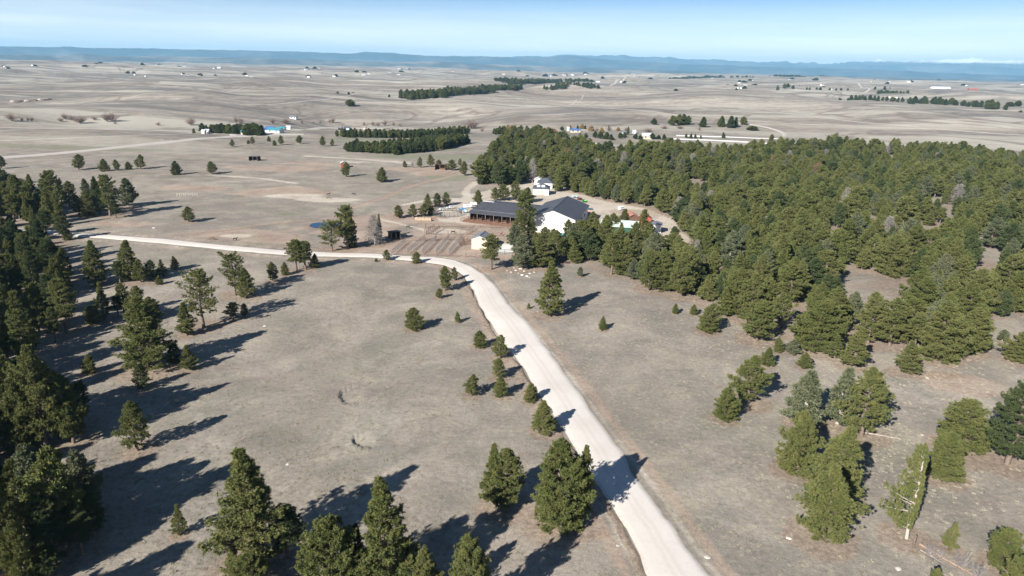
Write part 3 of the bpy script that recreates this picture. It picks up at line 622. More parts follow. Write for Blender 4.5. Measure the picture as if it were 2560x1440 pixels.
# ------------------------------------------------------------------ trees of the open ground, placed one by one
# (base u, base v, top v, crown width in photo pixels, kind, label)
T = [
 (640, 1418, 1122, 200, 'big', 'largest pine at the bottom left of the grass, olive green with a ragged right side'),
 (722, 1392, 1258, 95, 'dark', 'shaded dark pine tucked against the right side of the largest foreground pine'),
 (625, 1500, 1385, 110, 'bush', 'small olive pine cut by the bottom edge below the largest foreground pine'),
 (838, 1545, 1296, 180, 'bush', 'bright green broad pine at the bottom edge left of the pointed pine'),
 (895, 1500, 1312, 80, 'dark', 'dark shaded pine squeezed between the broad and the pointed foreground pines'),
 (966, 1520, 1203, 160, 'cone', 'tall sharply pointed green pine at the bottom centre edge'),
 (1060, 1545, 1366, 95, 'bush', 'small green pine at the bottom edge right of the pointed pine'),
 (1170, 1590, 1342, 130, 'bush', 'rounded yellow green pine at the bottom edge left of the road'),
 (1262, 1272, 1120, 112, 'round', 'twin topped green pine standing left of the big bushy pine by the road'),
 (1238, 1262, 1108, 75, 'slim', 'narrow green pine with the higher top behind the twin pine left of the road'),
 (1394, 1312, 1097, 150, 'bush', 'big dense egg shaped pine whose shadow falls across the road'),
 (1456, 1290, 1112, 62, 'round', 'smaller pine grown into the right side of the big egg shaped roadside pine'),
 (1358, 1081, 1004, 62, 'cone', 'young pine with long lower branches at the left road edge above the big bushy pine'),
 (1326, 1004, 958, 36, 'bush', 'small round yellowish pine at the road edge with its shadow on the gravel'),
 (1252, 991, 938, 40, 'cone', 'lowest of the stacked young pines left of the road'),
 (1246, 946, 894, 42, 'round', 'middle of the stacked young pines left of the road'),
 (1250, 896, 838, 42, 'round', 'highest of the stacked young pines touching the left road edge'),
 (1178, 990, 936, 42, 'round', 'young pine standing alone to the left of the stacked roadside pines'),
 (1199, 868, 826, 36, 'bush', 'small round pine up and left of the stacked roadside pines'),
 (1035, 823, 769, 47, 'bush', 'lone round bushy pine in the middle of the pasture left of the road'),
 (1145, 806, 778, 18, 'cone', 'tiny sapling between the lone bushy pine and the road'),
 (1097, 746, 720, 22, 'round', 'small pine below the group at the inside of the road bend'),
 (1113, 727, 664, 42, 'round', 'largest pine of the group at the inside of the road bend'),
 (1136, 701, 668, 20, 'round', 'thin small pine touching the road at the inside of the bend'),
 (967, 650, 624, 23, 'round', 'small pine on the near edge of the road, left one of two below the paddocks'),
 (940, 654, 645, 9, 'bush', 'tiny bush on the near verge left of the small roadside pine'),
 (1041, 658, 629, 24, 'bush', 'small conical pine on the road verge just before the bend'),
 (1227, 674, 586, 50, 'tall', 'tall dark pine standing alone right of the grey roofed shed'),
 (1374, 789, 651, 70, 'cone', 'tall solitary pine on the grass right of the road bend'),
 (1507, 825, 791, 21, 'bush', 'small lone bush pine on the grass right of the tall solitary pine'),
 (1322, 772, 757, 9, 'bush', 'tiny pine seedling left of the tall solitary pine'),
 (1450, 692, 667, 17, 'grey', 'spindly pale sapling on the grass just below the forest edge'),
 (1687, 784, 758, 17, 'bush', 'small sapling at the right forest edge, left one of a pair'),
 (1733, 786, 760, 22, 'bush', 'small sapling at the right forest edge, right one of a pair'),
 (1768, 829, 762, 60, 'bush', 'round pine at the forest edge right of the pair of saplings'),
 (1890, 850, 750, 98, 'round', 'broad pine at the forest edge with a spreading skirt of branches'),
 (1943, 880, 843, 26, 'bush', 'small bright pine right below the broad skirted pine'),
 (1980, 882, 848, 40, 'grey', 'low pale shrubby pine left of the big round pine at the forest edge'),
 (1916, 914, 868, 38, 'cone', 'small conical pine alone on the grass below the forest edge, left of two'),
 (2010, 920, 879, 37, 'cone', 'small conical pine alone on the grass below the forest edge, right of two'),
 (2044, 872, 752, 112, 'bush', 'big round olive pine bulging out of the forest edge'),
 (2085, 895, 838, 40, 'slim', 'slim pale pine right beside the big round olive pine'),
 (2130, 914, 818, 72, 'cone', 'leaning conical pine at the forest edge above the clearing'),
 (2270, 932, 850, 62, 'cone', 'dense conical pine in front of the forest on the brown ground'),
 (2342, 898, 752, 112, 'bush', 'huge rounded brown green pine overhanging its own dark shade at the forest edge'),
 (2225, 862, 742, 98, 'round', 'rounded pine left of the huge brown green pine'),
 (2170, 858, 730, 85, 'round', 'mid green pine left of the rounded pine at the forest edge'),
 (2402, 892, 806, 66, 'round', 'small pine right of the huge brown green pine'),
 (2465, 870, 838, 28, 'grey', 'pale green bush on open ground at the right forest edge, lower of two'),
 (2506, 852, 824, 28, 'grey', 'pale green bush on open ground at the right forest edge, upper of two'),
 (2548, 902, 826, 76, 'bush', 'dense round pine cut by the right edge of the view at mid height'),
 (1869, 1006, 888, 98, 'round', 'bushy pine pair member, the taller one left of the pale trees on the right meadow'),
 (1810, 1048, 966, 68, 'bush', 'lower conical bush pine in front of the taller bushy pine on the right meadow'),
 (2010, 1062, 924, 90, 'grey', 'pale thin crowned pine on the right meadow'),
 (2093, 1060, 918, 78, 'grey', 'pale slender pine left beside the dark green broad pine on the right meadow'),
 (2152, 1087, 917, 118, 'round', 'broad dark green pine beside the fallen pale trunk on the right meadow'),
 (1995, 1178, 1028, 110, 'bush', 'dense conical pine above the long clump of pines on the right meadow'),
 (2082, 1255, 1066, 125, 'cone', 'tall pine in the middle of the long clump on the right meadow'),
 (2058, 1345, 1165, 150, 'big', 'spreading open branched pine at the lower end of the long clump on the right meadow'),
 (2266, 1345, 1110, 108, 'lean', 'tall one sided pine with a bare pale trunk near the bottom right'),
 (2360, 1192, 1084, 95, 'bush', 'round pine left of the dark trees at the right edge, below the two topped one'),
 (2404, 1118, 1000, 120, 'bush', 'broad two topped pine near the right edge'),
 (2520, 1160, 955, 140, 'dark', 'large dark pine at the right edge beside the two topped pine'),
 (2372, 1370, 1305, 40, 'slim', 'small thin pine between dead branches near the bottom right'),
 (2508, 1412, 1324, 88, 'bush', 'round yellow green pine near the bottom right corner'),
 (2552, 1478, 1392, 90, 'bush', 'pine cut off by the bottom right corner'),
 (2334, 1475, 1420, 34, 'bush', 'pine top just rising over the bottom edge near the fallen log'),
 (118, 1122, 862, 118, 'round', 'tallest pine of the clump at the left edge beside the long meadow shadow'),
 (35, 1112, 868, 120, 'round', 'bright topped pine of the same clump, cut by the left edge'),
 (186, 1108, 932, 92, 'round', 'lower pine at the right side of the left edge clump'),
 (82, 1090, 900, 90, 'dark', 'dark pine between the two tall ones of the left edge clump'),
 (152, 1092, 902, 88, 'round', 'olive pine in the middle of the left edge clump'),
 (60, 1128, 936, 92, 'bush', 'low bushy pine at the foot of the left edge clump'),
 (208, 1062, 956, 56, 'dark', 'small black green pine on the right flank of the left edge clump'),
 (8, 1022, 858, 84, 'round', 'pine on the left edge behind the clump'),
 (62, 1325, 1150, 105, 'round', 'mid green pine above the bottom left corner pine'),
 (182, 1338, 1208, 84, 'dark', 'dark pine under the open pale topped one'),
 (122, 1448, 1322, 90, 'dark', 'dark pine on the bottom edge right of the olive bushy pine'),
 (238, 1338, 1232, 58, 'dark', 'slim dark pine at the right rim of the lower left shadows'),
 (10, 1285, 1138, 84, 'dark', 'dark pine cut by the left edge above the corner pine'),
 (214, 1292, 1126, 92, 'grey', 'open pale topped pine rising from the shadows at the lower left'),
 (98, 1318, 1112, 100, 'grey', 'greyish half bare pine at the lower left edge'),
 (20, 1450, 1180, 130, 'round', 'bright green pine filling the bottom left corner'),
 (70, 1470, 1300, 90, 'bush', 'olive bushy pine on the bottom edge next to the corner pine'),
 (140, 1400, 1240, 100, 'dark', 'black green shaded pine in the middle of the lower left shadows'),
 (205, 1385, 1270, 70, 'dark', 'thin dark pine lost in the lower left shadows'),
 (343, 1126, 1002, 78, 'round', 'lone bright pine with a clear trunk and a long shadow on the left meadow'),
 (449, 1338, 1262, 38, 'slim', 'small narrow pine standing in the tree shadows at the bottom left'),
 (475, 925, 861, 42, 'slim', 'small pale pine right of the old many trunked pine'),
 (356, 972, 908, 46, 'dark', 'small dark pine in front of the old many trunked pine'),
 (226, 932, 887, 36, 'bush', 'small bright green pine at the edge of the left wood shadow'),
 (367, 922, 742, 140, 'big', 'old many trunked spreading pine, the biggest on the left meadow'),
 (440, 915, 858, 46, 'dark', 'dark bush in the shade between the old spreading pine and the pale small pine'),
 (468, 838, 754, 50, 'slim', 'slender pine in front of the large ragged pine on the left meadow'),
 (508, 818, 670, 98, 'open', 'large ragged pine with a thick trunk on the left meadow'),
 (582, 800, 756, 40, 'dark', 'dark small pine in the shadow of the large ragged pine'),
 (612, 792, 758, 22, 'dark', 'dark sapling right end of the shaded group behind the large ragged pine'),
 (590, 738, 628, 72, 'open', 'airy pine with a bare lower trunk, left of a joined pair on the left meadow'),
 (618, 743, 668, 48, 'cone', 'denser shorter pine, right of a joined pair on the left meadow'),
 (683, 706, 654, 38, 'round', 'small crooked pine left of the twin crowned pines by the road'),
 (713, 687, 655, 22, 'bush', 'tiny pine between the crooked pine and the twin crowned pines'),
 (742, 676, 598, 50, 'tall', 'left one of the twin crowned pines just below the road'),
 (764, 674, 602, 44, 'tall', 'right one of the twin crowned pines just below the road'),
 (787, 670, 634, 26, 'cone', 'small pine at the right foot of the twin crowned pines'),
 (438, 673, 640, 24, 'cone', 'small pine on the left meadow, right of the group below the road'),
 (398, 711, 688, 20, 'bush', 'tiny bright pine below the dark bushy pine on the left meadow'),
 (380, 700, 650, 40, 'dark', 'dark bushy pine right of the tall cone in the group below the road'),
 (352, 706, 648, 40, 'round', 'leaning mid green pine in the group below the road'),
 (324, 700, 600, 62, 'cone', 'tall broad cone in the group below the road, left meadow'),
 (302, 708, 652, 34, 'dark', 'shaded pine at the left foot of the tall broad cone'),
 (408, 690, 648, 26, 'slim', 'narrow pine between the dark bushy pine and the small one to its right'),
 (242, 712, 602, 58, 'cone', 'tall conical pine between the left wood and the group below the road'),
 (262, 800, 704, 44, 'slim', 'bright slender pine right of the left wood'),
 (232, 808, 764, 40, 'bush', 'low bright pine left of the bright slender pine'),
 (297, 790, 738, 30, 'dark', 'small dark pine with a visible trunk left of the old spreading pine'),
 (312, 788, 706, 34, 'tall', 'thin trunked pine just left of the broad topped pine behind the old one'),
 (345, 800, 716, 62, 'round', 'broad topped green pine behind the old many trunked pine'),
 (378, 800, 742, 50, 'bush', 'bright yellow green pine right behind the old many trunked pine'),
 (198, 425, 385, 34, 'round', 'lone pine on the upper left pasture, leftmost of the row'),
 (262, 428, 397, 27, 'bush', 'left one of two touching pines on the upper left pasture'),
 (292, 427, 398, 20, 'round', 'right one of two touching pines on the upper left pasture'),
 (322, 424, 404, 17, 'bush', 'smallest pine of the row on the upper left pasture'),
 (352, 423, 386, 28, 'round', 'round pine right of the smallest one on the upper left pasture'),
 (440, 437, 402, 28, 'dark', 'dark oval pine alone right of the row on the upper left pasture'),
 (530, 435, 403, 28, 'round', 'lone round pine with a clear trunk on the upper left pasture beside a pale path'),
 (4, 421, 388, 26, 'dark', 'dark pine cut by the left edge on the upper left pasture'),
 (2, 462, 408, 26, 'dark', 'dark narrow pine at the left edge below the cut one'),
 (472, 555, 516, 38, 'round', 'lone round topped pine on the pasture above the left end of the road'),
 (45, 528, 437, 62, 'cone', 'tall pine at the left end of the grove on the left'),
 (95, 515, 469, 36, 'round', 'small pine in a gap of the grove on the left'),
 (135, 545, 425, 50, 'tall', 'tallest pine of the grove on the left'),
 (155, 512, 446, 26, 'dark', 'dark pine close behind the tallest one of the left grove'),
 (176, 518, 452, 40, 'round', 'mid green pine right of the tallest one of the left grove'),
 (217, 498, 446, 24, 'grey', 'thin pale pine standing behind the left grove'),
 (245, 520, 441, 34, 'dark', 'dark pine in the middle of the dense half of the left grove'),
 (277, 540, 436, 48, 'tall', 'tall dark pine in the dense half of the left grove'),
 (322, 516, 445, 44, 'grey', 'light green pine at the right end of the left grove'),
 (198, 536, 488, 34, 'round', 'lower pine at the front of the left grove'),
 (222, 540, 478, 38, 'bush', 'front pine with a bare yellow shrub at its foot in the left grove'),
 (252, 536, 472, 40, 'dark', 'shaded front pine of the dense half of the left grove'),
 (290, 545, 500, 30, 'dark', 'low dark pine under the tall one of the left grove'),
 (160, 600, 540, 42, 'dark', 'dark pine where the gravel road enters the left wood'),
 (170, 600, 575, 24, 'bush', 'bright green young pine at the road end beside the left wood'),
 (115, 590, 525, 44, 'dark', 'dark pine at the upper edge of the left wood'),
 (998, 545, 513, 28, 'round', 'round pine left of the pine row by the round pen'),
 (1033, 543, 510, 24, 'round', 'front left pine of the row by the round pen'),
 (1058, 541, 508, 28, 'round', 'front middle pine of the row by the round pen'),
 (1077, 538, 512, 20, 'bush', 'small front right pine of the row by the round pen'),
 (1069, 518, 484, 22, 'cone', 'pointed back pine of the row by the round pen'),
 (1093, 518, 482, 24, 'dark', 'dark back middle pine of the row by the round pen'),
 (1115, 513, 480, 26, 'round', 'back right pine of the row by the round pen'),
 (1195, 510, 475, 26, 'bush', 'small pine left behind the long dark stable roof'),
 (1238, 502, 468, 30, 'round', 'left pine of the group behind the long stable roof'),
 (1258, 501, 459, 38, 'round', 'broad pine in the group behind the long stable roof'),
 (1290, 502, 453, 34, 'round', 'tall pine in the group behind the long stable roof'),
 (1318, 506, 468, 34, 'dark', 'dark right hand pine of the group behind the long stable roof'),
 (1310, 585, 476, 52, 'tall', 'tall pine rising in front of the long stable roof'),
 (1298, 603, 530, 46, 'round', 'pine left of the white gable in front of the stable'),
 (1328, 600, 548, 40, 'round', 'pine beside the left foot of the white gable'),
 (1358, 618, 566, 42, 'round', 'pine below the white gable hiding its left foot'),
 (1420, 606, 548, 40, 'round', 'pine in front of the right part of the white gable'),
 (1450, 607, 548, 50, 'round', 'broad pine right below the white gable'),
 (1385, 632, 572, 40, 'round', 'pine hiding the left half of the teal building'),
 (1412, 630, 580, 34, 'dark', 'shaded pine hiding the right half of the teal building'),
 (1345, 668, 590, 74, 'big', 'large pine between the white riding yard and the forest edge'),
 (1305, 672, 585, 60, 'grey', 'pale broken pine behind the white boulders'),
 (1390, 655, 575, 50, 'round', 'pine with dark shade at its foot right of the large yard pine'),
 (1425, 650, 590, 46, 'round', 'pine with two pale trunks at the forest edge below the white building'),
 (1481, 578, 528, 40, 'cone', 'pointed pine at the lower edge of the farm yard'),
 (1606, 596, 522, 26, 'tall', 'tall narrow pine between the rusty red roof and the orange roof'),
 (1558, 575, 522, 38, 'cone', 'pointed dark pine left of the rusty red roof'),
 (1530, 590, 532, 44, 'round', 'pine between the two pointed pines below the farm yard'),
 (830, 628, 548, 62, 'open', 'left pine of the three below the blue pond'),
 (868, 622, 512, 54, 'tall', 'tall ragged middle pine of the three below the blue pond'),
 (880, 618, 545, 40, 'dark', 'dark right pine of the three below the blue pond'),
 (948, 600, 535, 22, 'slim', 'thin yellowing pine behind the grey dead pine'),
 (866, 442, 405, 30, 'round', 'pine standing before the small red and white hut on the far pasture'),
 (954, 455, 418, 34, 'cone', 'pine right of the one before the red and white hut'),
 (1012, 418, 402, 11, 'bush', 'small pine left end of the row by the brown run in shed'),
 (1050, 419, 392, 16, 'round', 'bright pine in the row by the brown run in shed'),
 (1077, 417, 385, 21, 'round', 'tallest pine in the row by the brown run in shed'),
 (1097, 417, 399, 18, 'bush', 'low pine left of the brown run in shed'),
 (1130, 426, 399, 28, 'round', 'broad pine right of the brown run in shed'),
 (1150, 415, 396, 12, 'round', 'small pine behind the broad one right of the brown run in shed'),
 (1160, 439, 402, 23, 'round', 'pine nearest the forest in the row by the brown run in shed'),
 (573+8, 367, 348, 14, 'round', 'small round pine at the left end of the far row below the blue roofed farm'),
 (632, 361, 341, 13, 'round', 'second pine of the far row below the blue roofed farm'),
 (621, 360, 349, 8, 'bush', 'tiny pine beside the second pine of the far row'),
 (672, 354, 340, 11, 'bush', 'pine at the back of the far row below the blue roofed farm'),
 (686, 364, 350, 12, 'bush', 'low spreading pine in the middle of the far row'),
 (703, 362, 338, 18, 'round', 'large pine in the middle of the far row'),
 (749, 359, 338, 21, 'round', 'broad pine right of the middle of the far row'),
 (807, 366, 340, 20, 'round', 'tall pine near the right end of the far row, before the plantation'),
 (831, 365, 347, 11, 'round', 'small pine at the right end of the far row, before the plantation'),
 (485, 333, 321, 9, 'bush', 'tiny lone pine left of the grove at the blue roofed farm'),
]
for t in T:
    tree_px(*t[:4], t[4], t[5])
def dead_px(*a):
    o = tree_px(*a); o.name = 'dead_tree'; o['category'] = 'dead tree'; return o
dead_px(937, 613, 534, 46, 'dead', 'tall grey dead pine left of the black run in shed')
dead_px(1737, 665, 598, 26, 'dead', 'bare grey dead tree with a twiggy top in the forest edge')
dead_px(1716, 668, 604, 18, 'dead', 'leafless pale trunk left of the twiggy dead tree in the forest')
dead_px(1195, 452, 425, 18, 'dead', 'grey leafless tree at the left corner of the forest')
dead_px(1031, 419, 405, 10, 'dead', 'small leafless tree in the row by the brown run in shed')
dead_px(2062, 400, 372, 26, 'dead', 'grey bare tree by the sandy gap at the back of the forest')

# ------------------------------------------------------------------ the forest and the left wood
HOLES = [WP(p) for p in (
    [(2025, 790), (2055, 770), (2110, 765), (2140, 800), (2110, 830), (2060, 820)],
    [(2410, 690), (2440, 640), (2500, 650), (2500, 720), (2440, 745), (2400, 730)],
    [(2300, 610), (2335, 585), (2345, 620), (2320, 640)],
    [(1895, 590), (1905, 540), (1925, 545), (1930, 590), (1915, 615)],
    [(1820, 690), (1860, 665), (1885, 690), (1880, 715), (1830, 710)],
    [(2050, 412), (2065, 380), (2075, 385), (2072, 415)],
    [(2170, 570), (2180, 545), (2192, 560), (2185, 590)],
    [(2520, 640), (2600, 640), (2600, 690), (2520, 680)],
    [(1585, 560), (1645, 560), (1700, 585), (1690, 602), (1580, 598)],
    [(1280, 545), (1460, 545), (1470, 625), (1400, 640), (1290, 655)], [(1560, 585), (1665, 585), (1655, 628), (1565, 632)])]
NEARF = WP([(1640, 600), (1700, 560), (1900, 520), (2200, 500), (2700, 520), (2900, 860), (2560, 950), (1500, 760), (1420, 640)])
def scatter(poly, spacing, hr, wr, holes, seed, clear=1.0, gap=0.0):
    rng = np.random.default_rng(seed); P = np.array([q[:2] for q in poly]); x0, y0 = P.min(0); x1, y1 = P.max(0)
    xs = np.arange(x0, x1, spacing); ys = np.arange(y0, y1, spacing)
    X, Y = np.meshgrid(xs, ys); X = X + rng.uniform(-0.46, 0.46, X.shape) * spacing; Y = Y + rng.uniform(-0.46, 0.46, Y.shape) * spacing
    X, Y = X.ravel(), Y.ravel(); k = in_poly(X, Y, poly)
    for h in holes: k &= ~in_poly(X, Y, h)
    dens = vnoise(X / 26 + seed, Y / 26) + 0.5 * vnoise(X / 11, Y / 11 + seed); near = in_poly(X, Y, NEARF); dn2 = 0.6 * vnoise(X / 30 + 2, Y / 30) + 0.8 * vnoise(X / 10, Y / 10 + 7); k &= np.where(near, dn2 > -0.30, dens > -0.55 + gap)
    k &= seg_dist(X, Y, [tuple(c) for c in roadC[::4]]) > 6.5
    X, Y = X[k], Y[k]; out = []
    pl = np.array(PLACED)
    for x, y in zip(X, Y):
        if len(pl) and (np.hypot(pl[:, 0] - x, pl[:, 1] - y) < pl[:, 2] * 0.55 + clear).any(): continue
        h = rng.uniform(*hr) * (1 + 0.12 * float(vnoise(x / 30, y / 30 + 5))); out.append([x, y, h, h * rng.uniform(*wr), rng.integers(0, 1000), rng.random()])
    return out
WOODS = [(q, 'f') for q in scatter(WF, 4.7, (4.6, 10.6), (0.50, 0.78), HOLES, 3)] + [(q, 'l') for q in scatter(WL, 4.7, (6.5, 12.5), (0.36, 0.54), [], 4, 0.6, 0.12)]
# rank by apparent height in the photo; the largest in view stand as trees of their own
def vis(q):
    x, y, h = q[:3]; z = float(height(x, y)); u, v = proj((x, y, z)); ut, vt = proj((x, y, z + h))
    return (v - vt if (-20 < ut < 2580 and vt < 1425 and y > 5) else 0), u, v
W2 = [(vis(q), q, s) for q, s in WOODS]; W2.sort(key=lambda e: -e[0][0])
def by_shadow(u, v, h):                          # a pine whose shadow tip falls at photo pixel (u, v)
    p = W(u, v)[:2] - np.array([-sun_vec.x, -sun_vec.y]) / math.cos(SUN_EL) * h / math.tan(SUN_EL); return [p[0], p[1], h, h * 0.5, 0, random.random()]
SHADE = [by_shadow(*q) for q in ((605, 1155, 12), (480, 1352, 11), (380, 1400, 12))]
n_ind = max(0, 292 - len(T)); solo = W2[:n_ind]; mass = W2[n_ind:]
SZ = lambda h: 'tall' if h > 9.2 else ('medium' if h > 7.2 else 'small')
for (ph, u, v), q, s in solo:
    x, y, h, w, sd_, r_ = q
    if s == 'l':
        kind = ('dark', 'round', 'tall', 'dark', 'cone')[sd_ % 5]
        zone = 'above the road end' if v < 600 else ('beside the upper left meadow' if v < 780 else ('at mid height of the left edge' if v < 1000 else ('at the lower left edge' if v < 1250 else 'in the bottom left corner')))
        look = {'dark': 'dark green', 'round': 'olive green round topped', 'tall': 'narrow crowned', 'open': 'open branched', 'cone': 'pointed green'}[kind]
        tree_at(x, y, h, w, kind, f'{SZ(h)} {look} pine, left wood {zone}', 'pines of the shadowy left wood')
    else:
        kind = ('round', 'bush', 'round', 'cone', 'grey', 'tall', 'bush', 'round')[sd_ % 8]
        zone = ('below the farm buildings' if u < 1620 else ('near the grey dead trees' if u < 1850 else ('behind the broad skirted pine' if u < 2080 else ('behind the brown ground' if u < 2330 else 'near the right edge'))))
        look = {'round': 'round topped olive', 'bush': 'dense bushy', 'cone': 'pointed green', 'grey': 'pale thin', 'tall': 'high crowned'}[kind]
        tree_at(x, y, h, w * (0.8 if kind == 'tall' else 1.05), kind, f'{SZ(h)} {look} pine of the right forest {zone}', 'pines of the right forest')
# the rest: one object, instanced points
MED = []
for s, k, f in ((301, 'round', M_PINE), (302, 'bush', M_PINE), (303, 'cone', M_PINE), (304, 'round', M_PINE), (305, 'tall', M_PINE), (306, 'round', M_PINE_GREY), (307, 'round', M_PINE_DK), (308, 'round', M_PINE_DK), (309, 'open', M_PINE), (310, 'big', M_PINE)):
    MED.append(bpy.data.objects.new('forest_pine_source', joined(*make_pine(s, k, 0.6, f))))
MEDD = joined(*make_bare(311, M_DEAD, M_DEAD, conifer=True)); MEDR = joined(*make_pine(312, 'round', 0.6, M_RUST))
for m_ in (MEDD, MEDR): MED.append(bpy.data.objects.new('forest_pine_source', m_))
MEDW = [measure(o.data)['half_width'] for o in MED]
def instanced(name, pts, sources, widths, label=None, cat=None):
    """pts: x, y, h, w, kind index, r"""
    me = bpy.data.meshes.new(name); me.from_pydata([(p[0], p[1], float(height(p[0], p[1])) - 0.05) for p in pts], [], [])
    a = me.attributes.new('kind_index', 'INT', 'POINT'); a.data.foreach_set('value', [int(p[4]) % len(sources) for p in pts])
    b = me.attributes.new('size', 'FLOAT_VECTOR', 'POINT')
    sc = []
    for p in pts:
        k = int(p[4]) % len(sources); sx_ = p[3] / 2 / widths[k]; sc += [sx_, sx_, p[2] / 10]
    b.data.foreach_set('vector', sc)
    c = me.attributes.new('turn', 'FLOAT_VECTOR', 'POINT'); c.data.foreach_set('vector', sum([[0, 0, p[5] * 6.283] for p in pts], []))
    o = link(name, me); g = bpy.data.node_groups.new(name, 'GeometryNodeTree')
    g.interface.new_socket('Geometry', in_out='INPUT', socket_type='NodeSocketGeometry'); g.interface.new_socket('Geometry', in_out='OUTPUT', socket_type='NodeSocketGeometry')
    gi = g.nodes.new('NodeGroupInput'); go = g.nodes.new('NodeGroupOutput'); jn = g.nodes.new('GeometryNodeJoinGeometry')
    ki = g.nodes.new('GeometryNodeInputNamedAttribute'); ki.data_type = 'INT'; ki.inputs[0].default_value = 'kind_index'
    sz = g.nodes.new('GeometryNodeInputNamedAttribute'); sz.data_type = 'FLOAT_VECTOR'; sz.inputs[0].default_value = 'size'
    tn = g.nodes.new('GeometryNodeInputNamedAttribute'); tn.data_type = 'FLOAT_VECTOR'; tn.inputs[0].default_value = 'turn'
    for i, s in enumerate(sources):
        cp = g.nodes.new('FunctionNodeCompare'); cp.data_type = 'INT'; cp.operation = 'EQUAL'; g.links.new(ki.outputs[0], cp.inputs[2]); cp.inputs[3].default_value = i
        oi = g.nodes.new('GeometryNodeObjectInfo'); oi.inputs[0].default_value = s; oi.transform_space = 'ORIGINAL'; oi.inputs[1].default_value = True
        ip = g.nodes.new('GeometryNodeInstanceOnPoints')
        g.links.new(gi.outputs[0], ip.inputs['Points']); g.links.new(cp.outputs[0], ip.inputs['Selection']); g.links.new(oi.outputs['Geometry'], ip.inputs['Instance'])
        g.links.new(tn.outputs[0], ip.inputs['Rotation']); g.links.new(sz.outputs[0], ip.inputs['Scale']); g.links.new(ip.outputs[0], jn.inputs[0])
    g.links.new(jn.outputs[0], go.inputs[0])
    md = o.modifiers.new('instances', 'NODES'); md.node_group = g
    return tag(o, label, cat, kind='stuff')
for e in mass:
    i_ = e[1][4]; e[1][4] = 10 if i_ % 97 == 0 else 11 if i_ % 151 == 5 else i_ % 10
instanced('pine_forest', [e[1] for e in mass] + SHADE, MED, MEDW, 'wide dense pine forest covering the right side behind the meadow', 'forest')

# ------------------------------------------------------------------ woods, belts and lone trees far away
LOO = [bpy.data.objects.new('far_tree_source', m) for m in LO]
LOW = [m['half_width'] for m in LO]
def belt(name, px, rows, gap, hr, wr, label, seed, cat='tree belt'):
    rng = np.random.default_rng(seed); P = dense(spline([W(*p)[:2] for p in px], 4), gap); pts = []
    for i, p in enumerate(P):
        d = P[min(i + 1, len(P) - 1)] - P[max(i - 1, 0)]; d /= np.linalg.norm(d) + 1e-9; n = np.array([-d[1], d[0]])
        if n[1] < 0: n = -n
        for r in range(rows):
            if rng.random() < 0.10: continue
            q = p + n * r * gap * 1.1 + rng.normal(0, gap * 0.22, 2); h = rng.uniform(*hr)
            pts.append([q[0], q[1], h, h * rng.uniform(*wr), rng.integers(0, 100), rng.random()])
    return instanced(name, pts, LOO, LOW, label, cat)
belt('tree_plantation', [(846, 343), (900, 344), (1000, 345), (1080, 342), (1168, 334)], 5, 2.9, (4.4, 6.4), (0.55, 0.75), 'upper long planted belt of dark conifers in the far field', 5)
belt('tree_plantation', [(985, 386), (1040, 382), (1100, 374), (1168, 359)], 8, 2.8, (5.2, 7.0), (0.55, 0.75), 'lower planted belt of dark conifers throwing a solid black shadow', 6)
belt('tree_plantation', [(866, 378), (890, 380), (925, 382), (960, 383), (990, 384)], 3, 4.0, (4.6, 6.8), (0.6, 0.85), 'looser left end of the lower conifer belt', 7)
belt('tree_grove', [(512, 331), (540, 333), (580, 335), (604, 335)], 3, 4.2, (5.0, 7.5), (0.6, 0.9), 'dark grove left of the blue roofed farm', 8)
belt('tree_grove', [(618, 338), (635, 339), (656, 338)], 3, 4.5, (6.0, 8.5), (0.7, 0.95), 'dense dark grove right before the blue roofed farm', 9)
belt('hillside_wood', [(1030, 250), (1072, 246), (1075, 244), (1120, 240), (1230, 232)], 4, 8, (8, 12), (0.6, 0.95), 'dark band of trees climbing the middle of the far hillside', 10)
belt('hillside_wood', [(1235, 227), (1290, 224), (1300, 222)], 4, 8, (7, 11), (0.6, 0.95), 'thinner continuation of the hillside tree band', 11)
belt('hillside_wood', [(1235, 207), (1300, 212), (1360, 208), (1400, 208), (1470, 207)], 4, 11, (8, 13), (0.7, 1.0), 'upper dark band of trees beside the hilltop houses', 12)
belt('hillside_wood', [(1372, 226), (1410, 222), (1425, 218), (1475, 220)], 3, 9, (6, 10), (0.7, 1.0), 'short lower band of trees beside the hilltop houses', 13)
belt('windbreak', [(2128, 250), (2180, 252), (2265, 257)], 2, 9, (7, 10), (0.8, 1.1), 'continuous left half of the far right windbreak', 14)
belt('windbreak', [(2294, 259), (2340, 261), (2400, 265), (2470, 269), (2508, 275)], 2, 12, (8, 13), (0.8, 1.1), 'gappy right half of the far right windbreak', 15)
belt('windbreak', [(2215, 236), (2258, 237)], 4, 9, (7, 11), (0.8, 1.1), 'dark wedge shaped clump above the far right windbreak', 16)
belt('windbreak', [(2015, 226), (2060, 226), (2120, 226)], 1, 14, (6, 8), (0.8, 1.1), 'thin row of trees before the long farm on the right plain', 17)
belt('horizon_trees', [(1940, 193), (2050, 196), (2200, 198)], 3, 22, (9, 15), (1.2, 2.0), 'left dark line of trees along the plain edge', 18)
belt('horizon_trees', [(2250, 199), (2400, 203), (2560, 206)], 3, 22, (9, 15), (1.2, 2.0), 'right dark line of trees along the plain edge', 19)
belt('horizon_trees', [(1690, 194), (1800, 195), (1875, 198)], 2, 22, (8, 13), (1.2, 2.0), 'dark scattered trees among the houses in the middle of the plain', 20)
belt('creek_trees', [(1235, 336), (1262, 336)], 3, 4, (4, 6.5), (0.6, 0.8), 'small conifers at the far corner of the forest beside the field', 21)
